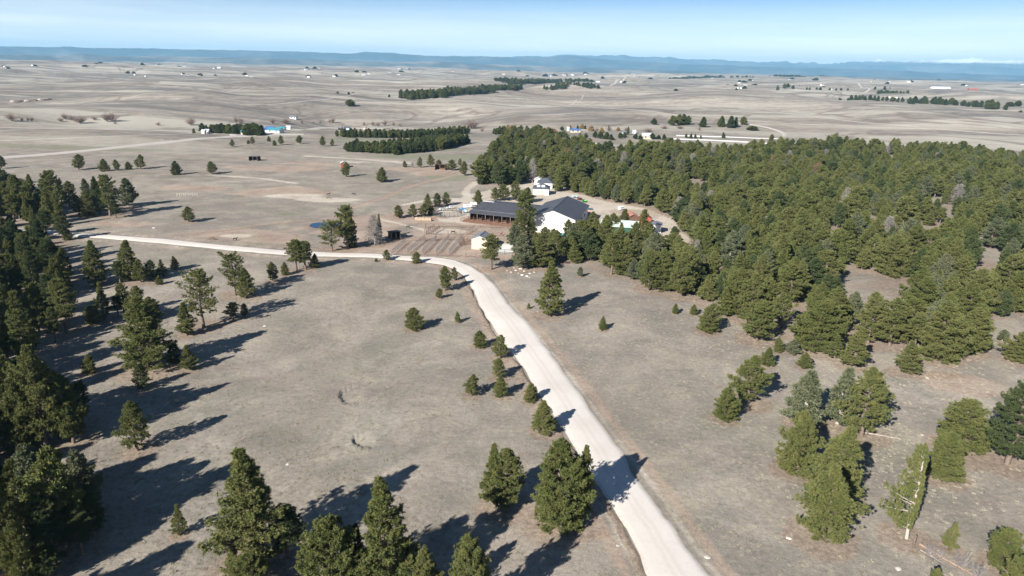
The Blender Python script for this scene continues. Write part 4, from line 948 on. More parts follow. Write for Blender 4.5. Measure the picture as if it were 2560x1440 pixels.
def far_tree(u, v, vt, w, label, group=None, name='tree', meshes=None, cat='tree'):
    p = W(u, v); h = max(0.8, (v - vt) * depth(p) / FPX); ms = meshes or LO; k = random.randrange(len(ms))
    ww = w * depth(p) / FPX; mw = ms[k]['half_width']
    o = link(name, ms[k], None, (p[0], p[1], p[2] - 0.05), random.uniform(0, 6.28), (ww / 2 / mw, ww / 2 / mw, h / 10)); return tag(o, label, cat, group)
G1 = 'trees standing below the bare far slope'
for u, v, vt, w, l in [(1635, 312, 296, 18, 'leftmost tree below the bare far slope, leaning right'), (1680, 314, 290, 20, 'left tree of the biggest clump below the far slope'),
    (1697, 313, 287, 20, 'second tree of the biggest clump below the far slope'), (1708, 312, 286, 20, 'third and tallest tree of the biggest clump below the far slope'), (1720, 312, 290, 16, 'right tree of the biggest clump below the far slope'),
    (1757, 318, 293, 22, 'tree alone in the middle of the line below the far slope'), (1803, 317, 291, 19, 'left tree of the three before the hedge below the far slope'),
    (1826, 320, 291, 24, 'middle, widest tree of the three before the hedge'), (1838, 318, 294, 16, 'dark small tree stuck to the widest one of the three before the hedge'), (1858, 312, 292, 18, 'right tree of the three before the hedge')]:
    far_tree(u, v, vt, w, l, G1)
far_tree(1880, 326, 315, 28, 'low green hedge clump right of the trees below the far slope', None, 'hedge', [LO[3]], 'hedge')
for u, v, vt, w, l in [(876, 266, 249, 24, 'dark lone tree at the head of the reddish gully'), (844, 234, 229, 7, 'leftmost speck tree on the middle far slope'), (872, 236, 230, 6, 'speck tree second from left on the middle far slope'),
    (883, 235, 230, 6, 'speck tree third from left on the middle far slope'), (973, 243, 236, 7, 'tiny tree left of the hillside band'), (1004, 246, 235, 10, 'small tree near the left tip of the hillside band'), (1018, 236, 223, 14, 'tree up left of the hillside band'),
    (1032, 238, 226, 12, 'tree joined to the one up left of the hillside band'), (1081, 238, 226, 10, 'tree poking out above the hillside band'), (1840, 229, 220, 8, 'lone tree below the white houses on the right plain'),
    (1943, 226, 212, 9, 'tree left of the cluster on the right plain'), (1960, 225, 213, 9, 'left tree of the cluster on the right plain'), (1968, 224, 214, 12, 'middle tree of the cluster on the right plain'), (1982, 225, 216, 9, 'right tree of the cluster on the right plain'),
    (1998, 222, 214, 7, 'tree right of the cluster on the right plain'), (2100, 250, 245, 8, 'shrub left of the far right windbreak'), (2120, 251, 245, 7, 'shrub just left of the far right windbreak start'),
    (2187, 225, 217, 8, 'left tree above the wedge clump'), (2211, 225, 216, 9, 'middle tree above the wedge clump'), (2224, 225, 219, 6, 'right tree above the wedge clump'), (2268, 236, 228, 8, 'tree right of the wedge clump'), (2278, 260, 247, 16, 'round tree in the windbreak gap'),
    (2545, 266, 252, 20, 'tree at the right edge above the plain'), (2525, 266, 255, 22, 'wide tree left of the one at the right edge'), (2550, 284, 276, 10, 'low bush at the right edge of the far plain'), (1690, 228, 222, 14, 'low dark shrubs on the bare middle slope'),
    (1808, 345, 331, 9, 'sapling on the concrete road, right'), (1715, 345, 334, 7, 'left sapling between the two concrete roads'), (1727, 346, 334, 9, 'second sapling between the two concrete roads'), (1738, 346, 335, 8, 'third sapling between the two concrete roads'), (1752, 346, 338, 5, 'last sapling between the two concrete roads'),
    (1928, 353, 336, 12, 'spindly tree at the end of the concrete road'), (1355+25, 345, 322, 10, 'thin tree standing up left of the autumn trees')]:
    far_tree(u, v, vt, w, l, 'single trees of the far land')
CG = 'bare creek side shrubs on the left'
for u, v, w, h in [(30, 303, 28, 15), (56, 303, 8, 8), (70, 303, 8, 9), (80, 303, 10, 9), (152, 304, 14, 8), (163, 298, 16, 12), (178, 300, 20, 10), (200, 308, 32, 15), (236, 300, 14, 7), (268, 304, 22, 17), (282, 304, 30, 18), (288, 310, 10, 5), (396, 314, 13, 7), (478, 313, 24, 16), (590, 308, 10, 14), (602, 309, 18, 12), (682, 309, 16, 10), (714, 309, 22, 10), (755, 309, 10, 7), (783, 308, 6, 4), (800, 308, 7, 4), (824, 308, 8, 8), (832, 307, 14, 11), (910, 314, 7, 8), (932, 314, 10, 9), (945, 316, 12, 9), (962, 314, 14, 11), (984, 315, 9, 9), (1000, 316, 9, 6)]:
    far_tree(u, v, v - h * 1.25, w * 1.2, 'leafless brownish purple shrub along the creek line on the left', CG, 'bare_shrub', BARE, 'shrub')
for u, v, w, h, c in [(1270, 324, 14, 12, 1), (1285, 322, 16, 14, 0), (1340, 330, 26, 18, 0), (1370, 332, 22, 14, 1), (1385, 334, 20, 12, 1), (1425, 322, 10, 9, 1), (1455, 322, 15, 12, 1), (1478, 328, 16, 14, 1), (1492, 330, 14, 12, 0), (1504, 332, 15, 13, 1), (1522, 328, 16, 13, 0), (1545, 328, 12, 10, 1), (1565, 330, 12, 12, 0), (1620, 330, 26, 10, 0), (1660, 322, 26, 8, 0), (1700, 322, 24, 8, 0), (1748, 326, 14, 9, 0), (1180, 322, 40, 24, 0), (1205, 330, 14, 12, 0)]:
    far_tree(u, v, v - h, w, ('yellow orange autumn tree in the village strip behind the forest' if c else 'bare greyish tree in the village strip behind the forest'), 'autumn trees of the village strip' if c else 'bare trees of the village strip', 'autumn_tree' if c else 'bare_tree', YELLOW if c else BARE)
for u, v, vt, w in [(1405, 327, 316, 12), (1444, 323, 313, 7), (1463, 323, 313, 6), (1522, 325, 313, 6), (1450, 347, 333, 12), (1464, 347, 333, 12), (1487, 345, 328, 14), (1500, 347, 329, 18), (1516, 348, 331, 18), (1528, 350, 336, 14), (1550, 346, 332, 16), (1562, 344, 330, 12), (1570, 338, 317, 8), (1588, 348, 334, 14), (1600, 350, 338, 14), (1630, 348, 333, 18), (1646, 348, 338, 16), (1660, 350, 336, 14)]:
    far_tree(u, v, vt, w, 'dark evergreen in the village strip behind the forest', 'evergreens of the village strip', 'evergreen_tree', [LO[0], LO[2]])

def duff_rings():
    n = len(V); m = np.empty(n * 4, np.float32); ca.data.foreach_get('color', m); m = m.reshape(-1, 4)
    d = np.hypot(V[:, 0], V[:, 1]); k = np.where((d < 260) & (V[:, 1] > 20))[0]; k = k[np.argsort(V[k, 0])]; xs = V[k, 0]; ys = V[k, 1]; col = m[k, 3]
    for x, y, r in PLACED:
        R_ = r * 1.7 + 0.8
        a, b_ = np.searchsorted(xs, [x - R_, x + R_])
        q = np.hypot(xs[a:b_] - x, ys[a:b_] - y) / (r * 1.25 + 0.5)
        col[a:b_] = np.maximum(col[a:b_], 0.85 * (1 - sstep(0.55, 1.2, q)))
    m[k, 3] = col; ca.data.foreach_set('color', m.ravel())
duff_rings()
def make_tuft(seed, m_):
    rng = np.random.default_rng(seed); p = rng.normal(0, 0.16, (26, 3)) * [1, 1, 0]; p[:, 2] = 0.0; d = rng.normal(0, 0.9, (26, 3)); d[:, 2] = 1
    Vn, Fn = needles(p, d / np.linalg.norm(d, axis=1, keepdims=True), 3, 0.15, 0.05, rng, 0.5); Vn[:, 2] = np.maximum(Vn[:, 2], -0.03)
    return fast_mesh('grass_tuft', Vn, Fn, [m_])
M_STRAW = make_foliage('dry_grass', (0.35, 0.32, 0.24), (0.43, 0.385, 0.29), (0.32, 0.295, 0.22)); M_SAGE = make_foliage('grey_sage', (0.30, 0.28, 0.22), (0.36, 0.31, 0.26), (0.27, 0.26, 0.19))
TUFT = [bpy.data.objects.new('tuft_source', make_tuft(s, m_)) for s, m_ in ((1, M_STRAW), (2, M_STRAW), (3, M_SAGE))]
def tufts():
    rng = np.random.default_rng(77); n = 45000; r = 48 + 112 * rng.random(n) ** 1.15; a = rng.uniform(rad(-45), rad(45), n); x = r * np.sin(a); y = r * np.cos(a)
    dn = 0.8 * vnoise(x / 11, y / 11) + 0.7 * vnoise(x / 3, y / 3); k = (rng.random(n) < np.clip(0.30 + 0.55 * dn, 0.03, 0.8)) & (seg_dist(x, y, [tuple(c) for c in roadC[::4]]) > 3.6); x, y = x[k], y[k]
    pts = [[a_, b_, 10 * s_, 2 * s_, int(i_), q_] for a_, b_, s_, i_, q_ in zip(x, y, rng.uniform(0.45, 1.05, len(x)), rng.integers(0, 3, len(x)), rng.random(len(x)))]
    return pts
instanced('grass_tufts', tufts(), TUFT, [1, 1, 1], 'dry grass tufts scattered over the near pasture', 'grass')

# ------------------------------------------------------------------ paints and building materials
def metal_roof(name, c, scale=9.0):
    m, nt, b = mat(name, 0.55, 0.4); tcn = N(nt, 'ShaderNodeTexCoord')
    w = N(nt, 'ShaderNodeTexWave', wave_type='BANDS', bands_direction='X'); w.inputs['Scale'].default_value = 1.1; w.inputs['Distortion'].default_value = 0
    nt.links.new(tcn.outputs['Object'], w.inputs[0])
    f = noise(nt, 0.6, 5, 0.7, tcn.outputs['Object'])
    a = mixc(nt, mrange(nt, f, 0.35, 0.65), tuple(x * 0.86 for x in c), tuple(min(1, x * 1.16) for x in c))
    a = mixc(nt, mrange(nt, w.outputs[0], 0.9, 1.0, 0, 0.35), a, tuple(x * 0.55 for x in c))
    nt.links.new(a, b.inputs['Base Color']); bump(nt, b, w.outputs[0], 0.25, 0.04); return m
R_DARK = metal_roof('charcoal_roof', (0.068, 0.068, 0.078)); R_GREY = metal_roof('grey_roof', (0.17, 0.175, 0.20)); R_SLATE = metal_roof('slate_roof', (0.075, 0.088, 0.105))
R_TEAL = metal_roof('teal_roof', (0.05, 0.22, 0.27)); R_GREEN = metal_roof('green_white_roof', (0.40, 0.46, 0.42)); R_RUST = metal_roof('rusty_roof', (0.36, 0.16, 0.12)); R_WHITE = metal_roof('white_roof', (0.52, 0.54, 0.56))
R_ORANGE = metal_roof('orange_roof', (0.34, 0.10, 0.055)); R_BLUE = metal_roof('blue_roof', (0.06, 0.13, 0.32)); R_TAN = metal_roof('tan_roof', (0.30, 0.24, 0.19))
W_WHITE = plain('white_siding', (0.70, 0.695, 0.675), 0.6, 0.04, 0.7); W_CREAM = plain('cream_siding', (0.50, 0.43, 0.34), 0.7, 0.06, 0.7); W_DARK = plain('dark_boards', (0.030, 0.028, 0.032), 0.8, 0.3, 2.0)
W_TEAL = plain('teal_siding', (0.04, 0.22, 0.24), 0.7, 0.1); W_BROWN = plain('brown_boards', (0.13, 0.075, 0.05), 0.85, 0.3, 2.0); W_RED = plain('red_boards', (0.30, 0.075, 0.055), 0.7, 0.2); W_GREEN = plain('dark_green_siding', (0.03, 0.085, 0.055), 0.7, 0.2)
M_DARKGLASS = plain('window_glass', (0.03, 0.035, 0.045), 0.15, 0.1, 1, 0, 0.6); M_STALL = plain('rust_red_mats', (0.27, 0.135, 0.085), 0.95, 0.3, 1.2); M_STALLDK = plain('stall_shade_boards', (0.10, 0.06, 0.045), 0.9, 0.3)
M_PIPE = plain('brown_pipe', (0.20, 0.125, 0.095), 0.6, 0.2); M_PIPEGREY = plain('grey_pipe', (0.20, 0.20, 0.20), 0.5, 0.2); M_PIPEDARK = plain('dark_steel', (0.05, 0.06, 0.07), 0.5, 0.2); M_POST = plain('wood_post', (0.22, 0.16, 0.115), 0.95, 0.3)
M_STONE = plain('pale_stone', (0.46, 0.43, 0.385), 0.9, 0.25, 2.5); M_SAND = plain('white_sand', (0.62, 0.60, 0.56), 0.95, 0.06, 0.5); M_HAY = plain('tan_hay', (0.38, 0.30, 0.21), 0.95, 0.25, 2.5); M_LOG = plain('red_brown_log', (0.27, 0.19, 0.145), 0.95, 0.3, 3)
M_TYRE = plain('tyre_rubber', (0.02, 0.02, 0.02), 0.9); M_CHROME = plain('wheel_rim', (0.5, 0.5, 0.52), 0.3, 0.1, 2, 0.6); M_LAMP = plain('headlamp_glass', (0.7, 0.7, 0.68), 0.2)
def paint(name, c): return plain(name, c, 0.35, 0.05, 1.0, 0.0, 0.5)
P_WHITE = paint('white_paint', (0.80, 0.82, 0.84)); P_BLUE = paint('blue_paint', (0.10, 0.28, 0.52)); P_RED = paint('red_paint', (0.34, 0.05, 0.04)); P_GREEN = paint('green_paint', (0.08, 0.42, 0.08)); P_TEAL = paint('dark_teal_paint', (0.03, 0.08, 0.10)); P_ORANGE = paint('orange_paint', (0.6, 0.22, 0.12)); P_SKY = paint('pale_blue_paint', (0.42, 0.55, 0.63))

def gable_house(name, label, loc, rz, w, l, eave, ridge, wall, roof, cat='building', group=None, over=0.4, door=None, windows=(), ridge_along='y', root=None, garage=False):
    """local frame: x across, y along the ridge, front gable at y = 0"""
    t = root or empty(name, loc, rz)
    if root is None: tag(t, label, cat, group)
    if ridge_along == 'x': pass
    h = w / 2
    MB().prism([(-h, -0.6), (h, -0.6), (h, eave), (0, ridge - 0.02), (-h, eave)], 0, l).build('wall', wall, t)
    th = 0.16; sl = (ridge - eave) / h; r = MB()
    for s in (-1, 1):
        xo = s * (h + over); zo = eave - sl * over
        r.add([(0, -over, ridge), (xo, -over, zo), (xo, l + over, zo), (0, l + over, ridge), (0, -over, ridge + th), (xo, -over, zo + th), (xo, l + over, zo + th), (0, l + over, ridge + th)],
              [(0, 1, 2, 3), (7, 6, 5, 4), (1, 0, 4, 5), (3, 2, 6, 7), (2, 1, 5, 6), (0, 3, 7, 4)] if s > 0 else [(3, 2, 1, 0), (4, 5, 6, 7), (0, 1, 5, 4), (2, 3, 7, 6), (1, 2, 6, 5), (3, 0, 4, 7)])
    rf = r.build('roof', roof, t)
    MB().box(-0.14, 0.14, -over, l + over, ridge + th - 0.02, ridge + th + 0.06).build('ridge_cap', roof, rf)
    if door:
        dx, dw, dh, dm = door; MB().box(dx - dw / 2, dx + dw / 2, -0.06, 0.04, 0.0, dh).build('door', dm, t)
    for (x, y, z, ww, wh, side) in windows:
        f = MB()
        if side == 'f': f.box(x - ww / 2, x + ww / 2, -0.07, 0.03, z, z + wh)
        else: q = h * side; f.box(q - 0.05, q + 0.05, y - ww / 2, y + ww / 2, z, z + wh)
        o = f.build('window', W_WHITE, t); g = MB()
        if side == 'f': g.box(x - ww / 2 + 0.08, x + ww / 2 - 0.08, -0.09, -0.05, z + 0.08, z + wh - 0.08)
        else: q = h * side; g.box(q + side * 0.04, q + side * 0.07, y - ww / 2 + 0.08, y + ww / 2 - 0.08, z + 0.08, z + wh - 0.08) if side > 0 else g.box(q - 0.07, q - 0.04, y - ww / 2 + 0.08, y + ww / 2 - 0.08, z + 0.08, z + wh - 0.08)
        g.build('pane', M_DARKGLASS, o)
    return t

# ------------------------------------------------------------------ riding hall
AZ = rad(15.0); hall = (12.0 + 0.25, 211.5, float(height(12, 211.5)))
gable_house('riding_hall', 'big white riding hall with a charcoal gable roof beside the long stable', hall, -AZ, 14.6, 24.5, 4.9, 7.45, W_WHITE, R_DARK, 'riding hall', None, 0.5,
            windows=((0, 6, 2.2, 2.2, 1.2, 1), (0, 12, 2.2, 2.2, 1.2, 1), (0, 18, 2.2, 2.2, 1.2, 1)))
# ------------------------------------------------------------------ long open stable, set from its four roof corners
def stable():
    a = WZ(1169, 531, 2.6); b = WZ(1296, 544, 2.6); c = WZ(1207, 503, 4.45)
    d = (b - a)[:2]; d /= np.linalg.norm(d); n = np.array([-d[1], d[0]]); rz = math.atan2(d[1], d[0])
    dep = float((c - a)[:2] @ n); skew = float((c - a)[:2] @ d); L = 25.5
    g = float(height(a[0] + 3, a[1] + 3)); t = empty('stable', (a[0], a[1], g), rz)
    tag(t, 'long low stable with a charcoal roof and an open shaded front above rust red pens', 'stable')
    s = skew * 0.55
    r = MB(); th = 0.15; zs = [(0, 2.6), (2.6, 3.15), (dep, 4.45), (dep * 1.9, 2.9)]
    for (y0, z0), (y1, z1) in zip(zs[:-1], zs[1:]):
        x0 = s * min(1, y0 / dep); x1 = s * min(1, y1 / dep)
        r.add([(x0, y0, z0), (L, y0, z0), (L, y1, z1), (x1, y1, z1), (x0, y0, z0 + th), (L, y0, z0 + th), (L, y1, z1 + th), (x1, y1, z1 + th)], [(3, 2, 1, 0), (4, 5, 6, 7), (0, 1, 5, 4), (1, 2, 6, 5), (2, 3, 7, 6), (3, 0, 4, 7)])
    rf = r.build('roof', R_DARK, t)
    MB().box(0.2, L, 2.52, 2.66, 3.29, 3.36).build('roof_flashing', R_GREY, rf)
    MB().box(s * 0.7, s * 0.7 + 4.2, dep * 1.05, dep * 1.05 + 0.5, 4.42, 4.6).build('skylight', W_WHITE, rf)
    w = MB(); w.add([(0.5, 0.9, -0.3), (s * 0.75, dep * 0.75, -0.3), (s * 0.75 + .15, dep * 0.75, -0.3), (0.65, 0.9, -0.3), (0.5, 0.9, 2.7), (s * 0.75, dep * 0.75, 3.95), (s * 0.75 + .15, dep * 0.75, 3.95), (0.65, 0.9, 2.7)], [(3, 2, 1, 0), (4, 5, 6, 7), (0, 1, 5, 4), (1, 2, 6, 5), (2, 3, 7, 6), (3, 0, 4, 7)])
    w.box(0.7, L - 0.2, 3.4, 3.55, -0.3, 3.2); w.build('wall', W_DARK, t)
    for k in range(9): MB().box(0.4 + k * 3.0, 0.55 + k * 3.0, 0.12, 0.27, -0.3, 2.6).build('post', M_POST, t)
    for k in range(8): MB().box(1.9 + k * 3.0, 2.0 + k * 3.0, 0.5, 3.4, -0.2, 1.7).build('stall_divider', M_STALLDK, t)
    # fenced runs in front: each run its rubber floor, each divider panel
    rt = empty('stable_runs', (a[0], a[1], g), rz); tag(rt, 'row of rust red floored pens with pipe dividers along the stable front', 'horse pens')
    MB().add([(-0.8, 3.2, 0.09), (-2.6, -3.1, 0.09), (17.5, -3.1, 0.09), (17.5, 3.2, 0.09), (-0.8, 3.2, -0.2), (-2.6, -3.1, -0.2), (17.5, -3.1, -0.2), (17.5, 3.2, -0.2)], [(0, 1, 2, 3), (0, 4, 5, 1), (1, 5, 6, 2), (2, 6, 7, 3), (3, 7, 4, 0)]).build('pen_floor', M_STALL, rt)
    for k in range(9):
        m_ = MB(); x0 = 0.3 + k * 2.1
        for z in (0.5, 0.95, 1.4): m_.tube([(x0, 0.1, z), (x0 - 1.3, -3.6, z)], 0.045, 4)
        for q in (0, 0.5, 1): m_.tube([(x0 - 1.3 * q, 0.1 - 3.7 * q, -0.1), (x0 - 1.3 * q, 0.1 - 3.7 * q, 1.45)], 0.05, 4)
        m_.build('divider_panel', M_PIPE, rt)
    m_ = MB()
    for z in (0.5, 0.95, 1.4): m_.tube([(-1.0, -3.6, z), (16.0, -3.6, z)], 0.045, 4)
    m_.build('front_panel', M_PIPE, rt)
    return t
stable()
# ------------------------------------------------------------------ other buildings
def at(u, v): return W(u, v)
def hb(name, label, u, v, rz, w, l, eave, ridge, wall, roof, **k): p = at(u, v); return gable_house(name, label, tuple(p), rad(rz), w, l, eave, ridge, wall, roof, **k)
hb('shed', 'small cream shed with a grey roof below the paddocks', 1198, 624, -14, 4.6, 5.6, 3.1, 4.0, W_CREAM, R_GREY, cat='shed', over=0.2, windows=())
def wide_house(label, u, v, rz, w, d, eave, ridge, door=True, sky=True):
    p = at(u, v); t = empty('house', tuple(p), rad(rz)); tag(t, label, 'house'); h = w / 2
    MB().box(-h, h, 0, d, -.5, eave).build('wall', W_WHITE, t); o = .4; k = d * .42
    MB().add([(-h - o, -o, eave), (h + o, -o, eave), (h + o, d + o, eave), (-h - o, d + o, eave), (-h + k, d / 2, ridge), (h - k, d / 2, ridge)], [(3, 2, 1, 0), (0, 1, 5, 4), (1, 2, 5), (2, 3, 4, 5), (3, 0, 4)]).build('roof', R_SLATE, t)
    if door: MB().box(-h * .55, h * .35, -.07, -.003, 0, eave * .72).build('garage_door', W_CREAM, t)
    if sky:
        z = lambda y: eave + (ridge - eave) * (y + o) / (d / 2 + o)
        for x0 in (-h * .55, h * .05): MB().add([(x0, .8, z(.8) + .12), (x0 + 1.3, .8, z(.8) + .12), (x0 + 1.3, 1.9, z(1.9) + .12), (x0, 1.9, z(1.9) + .12), (x0, .8, z(.8) - .1), (x0 + 1.3, .8, z(.8) - .1), (x0 + 1.3, 1.9, z(1.9) - .1), (x0, 1.9, z(1.9) - .1)], [(0, 1, 2, 3), (7, 6, 5, 4), (0, 4, 5, 1), (1, 5, 6, 2), (2, 6, 7, 3), (3, 7, 4, 0)]).build('skylight', W_WHITE, t)
    return t
wide_house('white house with a dark hipped roof and skylights behind the stable', 1352, 487, -6, 6.4, 6.6, 2.5, 4.3)
wide_house('second dark roofed wing of the house, half hidden by the forest', 1362, 471, -6, 6.4, 6.0, 2.4, 4.2, False, False)
hb('garden_shed', 'tiny white roofed shed behind the house wings', 1345, 461, -8, 3.2, 3.2, 2.2, 3.0, W_WHITE, R_WHITE, cat='shed')
def run_in(name, label, u, v, rz, w, d, h, wall, roof):
    p = at(u, v); t = empty(name, tuple(p), rad(rz)); tag(t, label, 'run in shed'); m_ = MB()
    m_.box(-w / 2, w / 2, d - 0.12, d, -0.3, h * 0.84); m_.box(-w / 2, -w / 2 + 0.12, 0, d - 0.12, -0.3, h * 0.86); m_.box(w / 2 - 0.12, w / 2, 0, d - 0.12, -0.3, h * 0.86); m_.build('wall', wall, t)
    MB().add([(-w / 2 - .3, -.5, h), (w / 2 + .3, -.5, h), (w / 2 + .3, d + .3, h * .86), (-w / 2 - .3, d + .3, h * .86), (-w / 2 - .3, -.5, h + .12), (w / 2 + .3, -.5, h + .12), (w / 2 + .3, d + .3, h * .86 + .12), (-w / 2 - .3, d + .3, h * .86 + .12)], [(3, 2, 1, 0), (4, 5, 6, 7), (0, 1, 5, 4), (1, 2, 6, 5), (2, 3, 7, 6), (3, 0, 4, 7)]).build('roof', roof, t)
    for x in (-w / 2 + .1, 0, w / 2 - .1): MB().box(x - .07, x + .07, -.2, -.06, -.3, h - .02).build('post', M_POST, t)
    return t
run_in('run_in_shed', 'black run in shed beside the grey dead pine', 990, 600, 30, 2.9, 2.8, 2.5, W_DARK, W_DARK)
run_in('run_in_shed', 'low brown run in shed among the far pines', 1100, 425, -8, 5.4, 3.0, 2.8, W_BROWN, W_BROWN)
run_in('run_in_shed', 'small dark run in shed alone on the far pasture', 633, 402, -10, 5.0, 3.2, 2.4, W_DARK, R_GREY)
hb('hut', 'tiny red hut with a white roof half behind a pine on the far pasture', 859, 419, 10, 2.6, 2.8, 2.2, 2.9, W_RED, R_WHITE, cat='hut')
hb('barn', 'long building with a green and white streaked roof among the pines', 1592, 592, 78, 6.0, 11.0, 3.6, 4.8, W_GREEN, R_GREEN, cat='barn')
hb('barn', 'rusty pink roofed shed at the lower edge of the farm yard', 1582, 562, 5, 4.4, 5.0, 2.4, 3.6, W_BROWN, R_RUST, cat='shed')
hb('barn', 'orange roofed shed right beside the rusty pink one', 1614, 563, -5, 3.4, 4.0, 2.2, 3.3, W_RED, R_ORANGE, cat='shed')
hb('shed', 'white box shed with a pale grey roof at the right end of the farm yard', 1639, 582, -12, 3.2, 3.4, 2.6, 3.0, W_WHITE, R_GREY, cat='shed')
hb('barn', 'teal building hidden in the pines below the riding hall', 1452, 612, 80, 4.6, 7.0, 2.0, 2.9, W_TEAL, R_TEAL, cat='barn')
hb('shed', 'white fronted lean to at the foot of the riding hall', 1408, 582, 75, 2.6, 4.0, 2.2, 2.7, W_WHITE, R_WHITE, cat='shed', over=0.1)

# ------------------------------------------------------------------ fences
_post = {}
def fence(name, label, px, m, h=1.45, step=2.4, rails=(0.45, 0.9, 1.35), group=None, r=0.045, world_pts=None, cat='fence'):
    P = world_pts or [W(*p)[:2] for p in px]; P = [np.asarray(p, float) for p in P]; t = empty(name, (P[0][0], P[0][1], float(height(*P[0]))), 0); tag(t, label, cat, group)
    o = np.array([P[0][0], P[0][1], float(height(*P[0]))]); Q = []
    for a, b in zip(P[:-1], P[1:]):
        n = max(1, round(np.linalg.norm(b - a) / step)); Q += [a + (b - a) * k / n for k in range(n)]
    Q.append(P[-1]); Q3 = [np.array([q[0], q[1], float(height(*q))]) - o for q in Q]
    m_ = MB()
    for z in rails: m_.tube([q + [0, 0, z] for q in Q3], r, 4)
    m_.build('rails', m, t)
    key = (m.name, h, r)
    if key not in _post: _post[key] = MB().tube([(0, 0, -0.2), (0, 0, h)], r * 1.5, 5).mesh('post', m)
    for q in Q3[:100]: link('post', _post[key], t, tuple(q))
    return t
GD = 'slanting pipe fences between the paddock strips'
for k, (a, b) in enumerate([((980, 638), (1013, 608)), ((1018, 637), (1062, 600)), ((1055, 637), (1092, 598)), ((1090, 638), (1123, 597)), ((1122, 638), (1155, 600))]):
    fence('pipe_fence', ('leftmost', 'second', 'third', 'fourth', 'rightmost')[k] + ' slanting pipe fence from the left between the paddock strips', [a, b], M_PIPEGREY, 1.7, 1.8, (0.4, 0.7, 1.0, 1.3, 1.6), GD)
fence('pipe_fence', 'brown pipe fence along the near side of the paddock strips by the road', [(978, 638), (1090, 641), (1190, 645), (1225, 650)], M_PIPE, 1.4, 3)
fence('pipe_fence', 'brown pipe fence along the far ends of the paddock strips', [(1005, 606), (1040, 603), (1160, 601), (1180, 603)], M_PIPE, 1.4, 3)
fence('pipe_fence', 'long thin fence along the back of the upper pens', [(1065, 569), (1150, 569), (1250, 571), (1290, 572)], M_PIPE, 1.4, 3)
fence('pipe_fence', 'brown pipe fence along the near side of the upper pens', [(1066, 587), (1120, 587), (1180, 588), (1260, 593), (1285, 594)], M_PIPE, 1.4, 3)
fence('pipe_fence', 'short fence crossing the upper pens, left', [(1166, 588), (1186, 573)], M_PIPE, 1.4, 2.4)
fence('pipe_fence', 'short red brown fence beside the left catch pen', [(1068, 586), (1085, 572)], M_PIPE, 1.5, 1.6, (0.3, 0.6, 0.9, 1.2, 1.5))
fence('pipe_fence', 'second short red brown fence of the left catch pen', [(1078, 588), (1100, 575)], M_PIPE, 1.5, 1.6, (0.3, 0.6, 0.9, 1.2, 1.5))
fence('pipe_fence', 'outer fence running left from the catch pen', [(1062, 588), (1063, 570)], M_PIPE, 1.5, 2)
fence('pipe_fence', 'thin fence before the white sand yard', [(1238, 634), (1262, 636), (1288, 634), (1310, 632)], M_PIPEDARK, 1.3, 2.5)
fence('pipe_fence', 'brown panels leading to the cream shed', [(1150, 618), (1160, 604), (1180, 606)], M_PIPE, 1.6, 1.6, (0.3, 0.6, 0.9, 1.2, 1.5))
fence('pipe_fence', 'brown lower panels left of the cream shed', [(1148, 612), (1181, 613)], M_PIPE, 1.6, 1.6, (0.3, 0.6, 0.9, 1.2, 1.5))
fence('wire_fence', 'wire fence beside the gravel road before the stable paddocks', [(430, 601), (560, 612), (700, 622), (860, 631), (978, 638)], M_POST, 1.1, 6, (0.5, 1.0), None, 0.02)
fence('wire_fence', 'thin wire fence crossing the upper left pasture', [(200, 428), (300, 431), (420, 434), (540, 432)], M_POST, 1.2, 7, (0.5, 1.05), None, 0.03)
c = W(1116, 536); RP = [np.array([c[0] + 5.3 * math.cos(a), c[1] + 5.3 * math.sin(a)]) for a in np.linspace(0, 2 * math.pi, 21)]
fence('round_pen', 'round training pen of dark steel panels before the stable', None, M_PIPEDARK, 1.8, 1.7, (0.3, 0.6, 0.9, 1.2, 1.5, 1.75), None, 0.04, RP, 'round pen')
# sand riding yard
c = W(1265, 622); vs = [(3.9 * math.cos(a) * (1 + .05 * math.sin(3 * a)), 4.8 * math.sin(a), 0) for a in np.linspace(0, 2 * math.pi, 29)[:-1]]
tag(link('sand_yard', mesh_from('sand_yard', [(x + c[0], y + c[1], float(height(x + c[0], y + c[1])) + 0.05) for x, y, z in vs], [tuple(range(28))], M_SAND)), kind='structure')

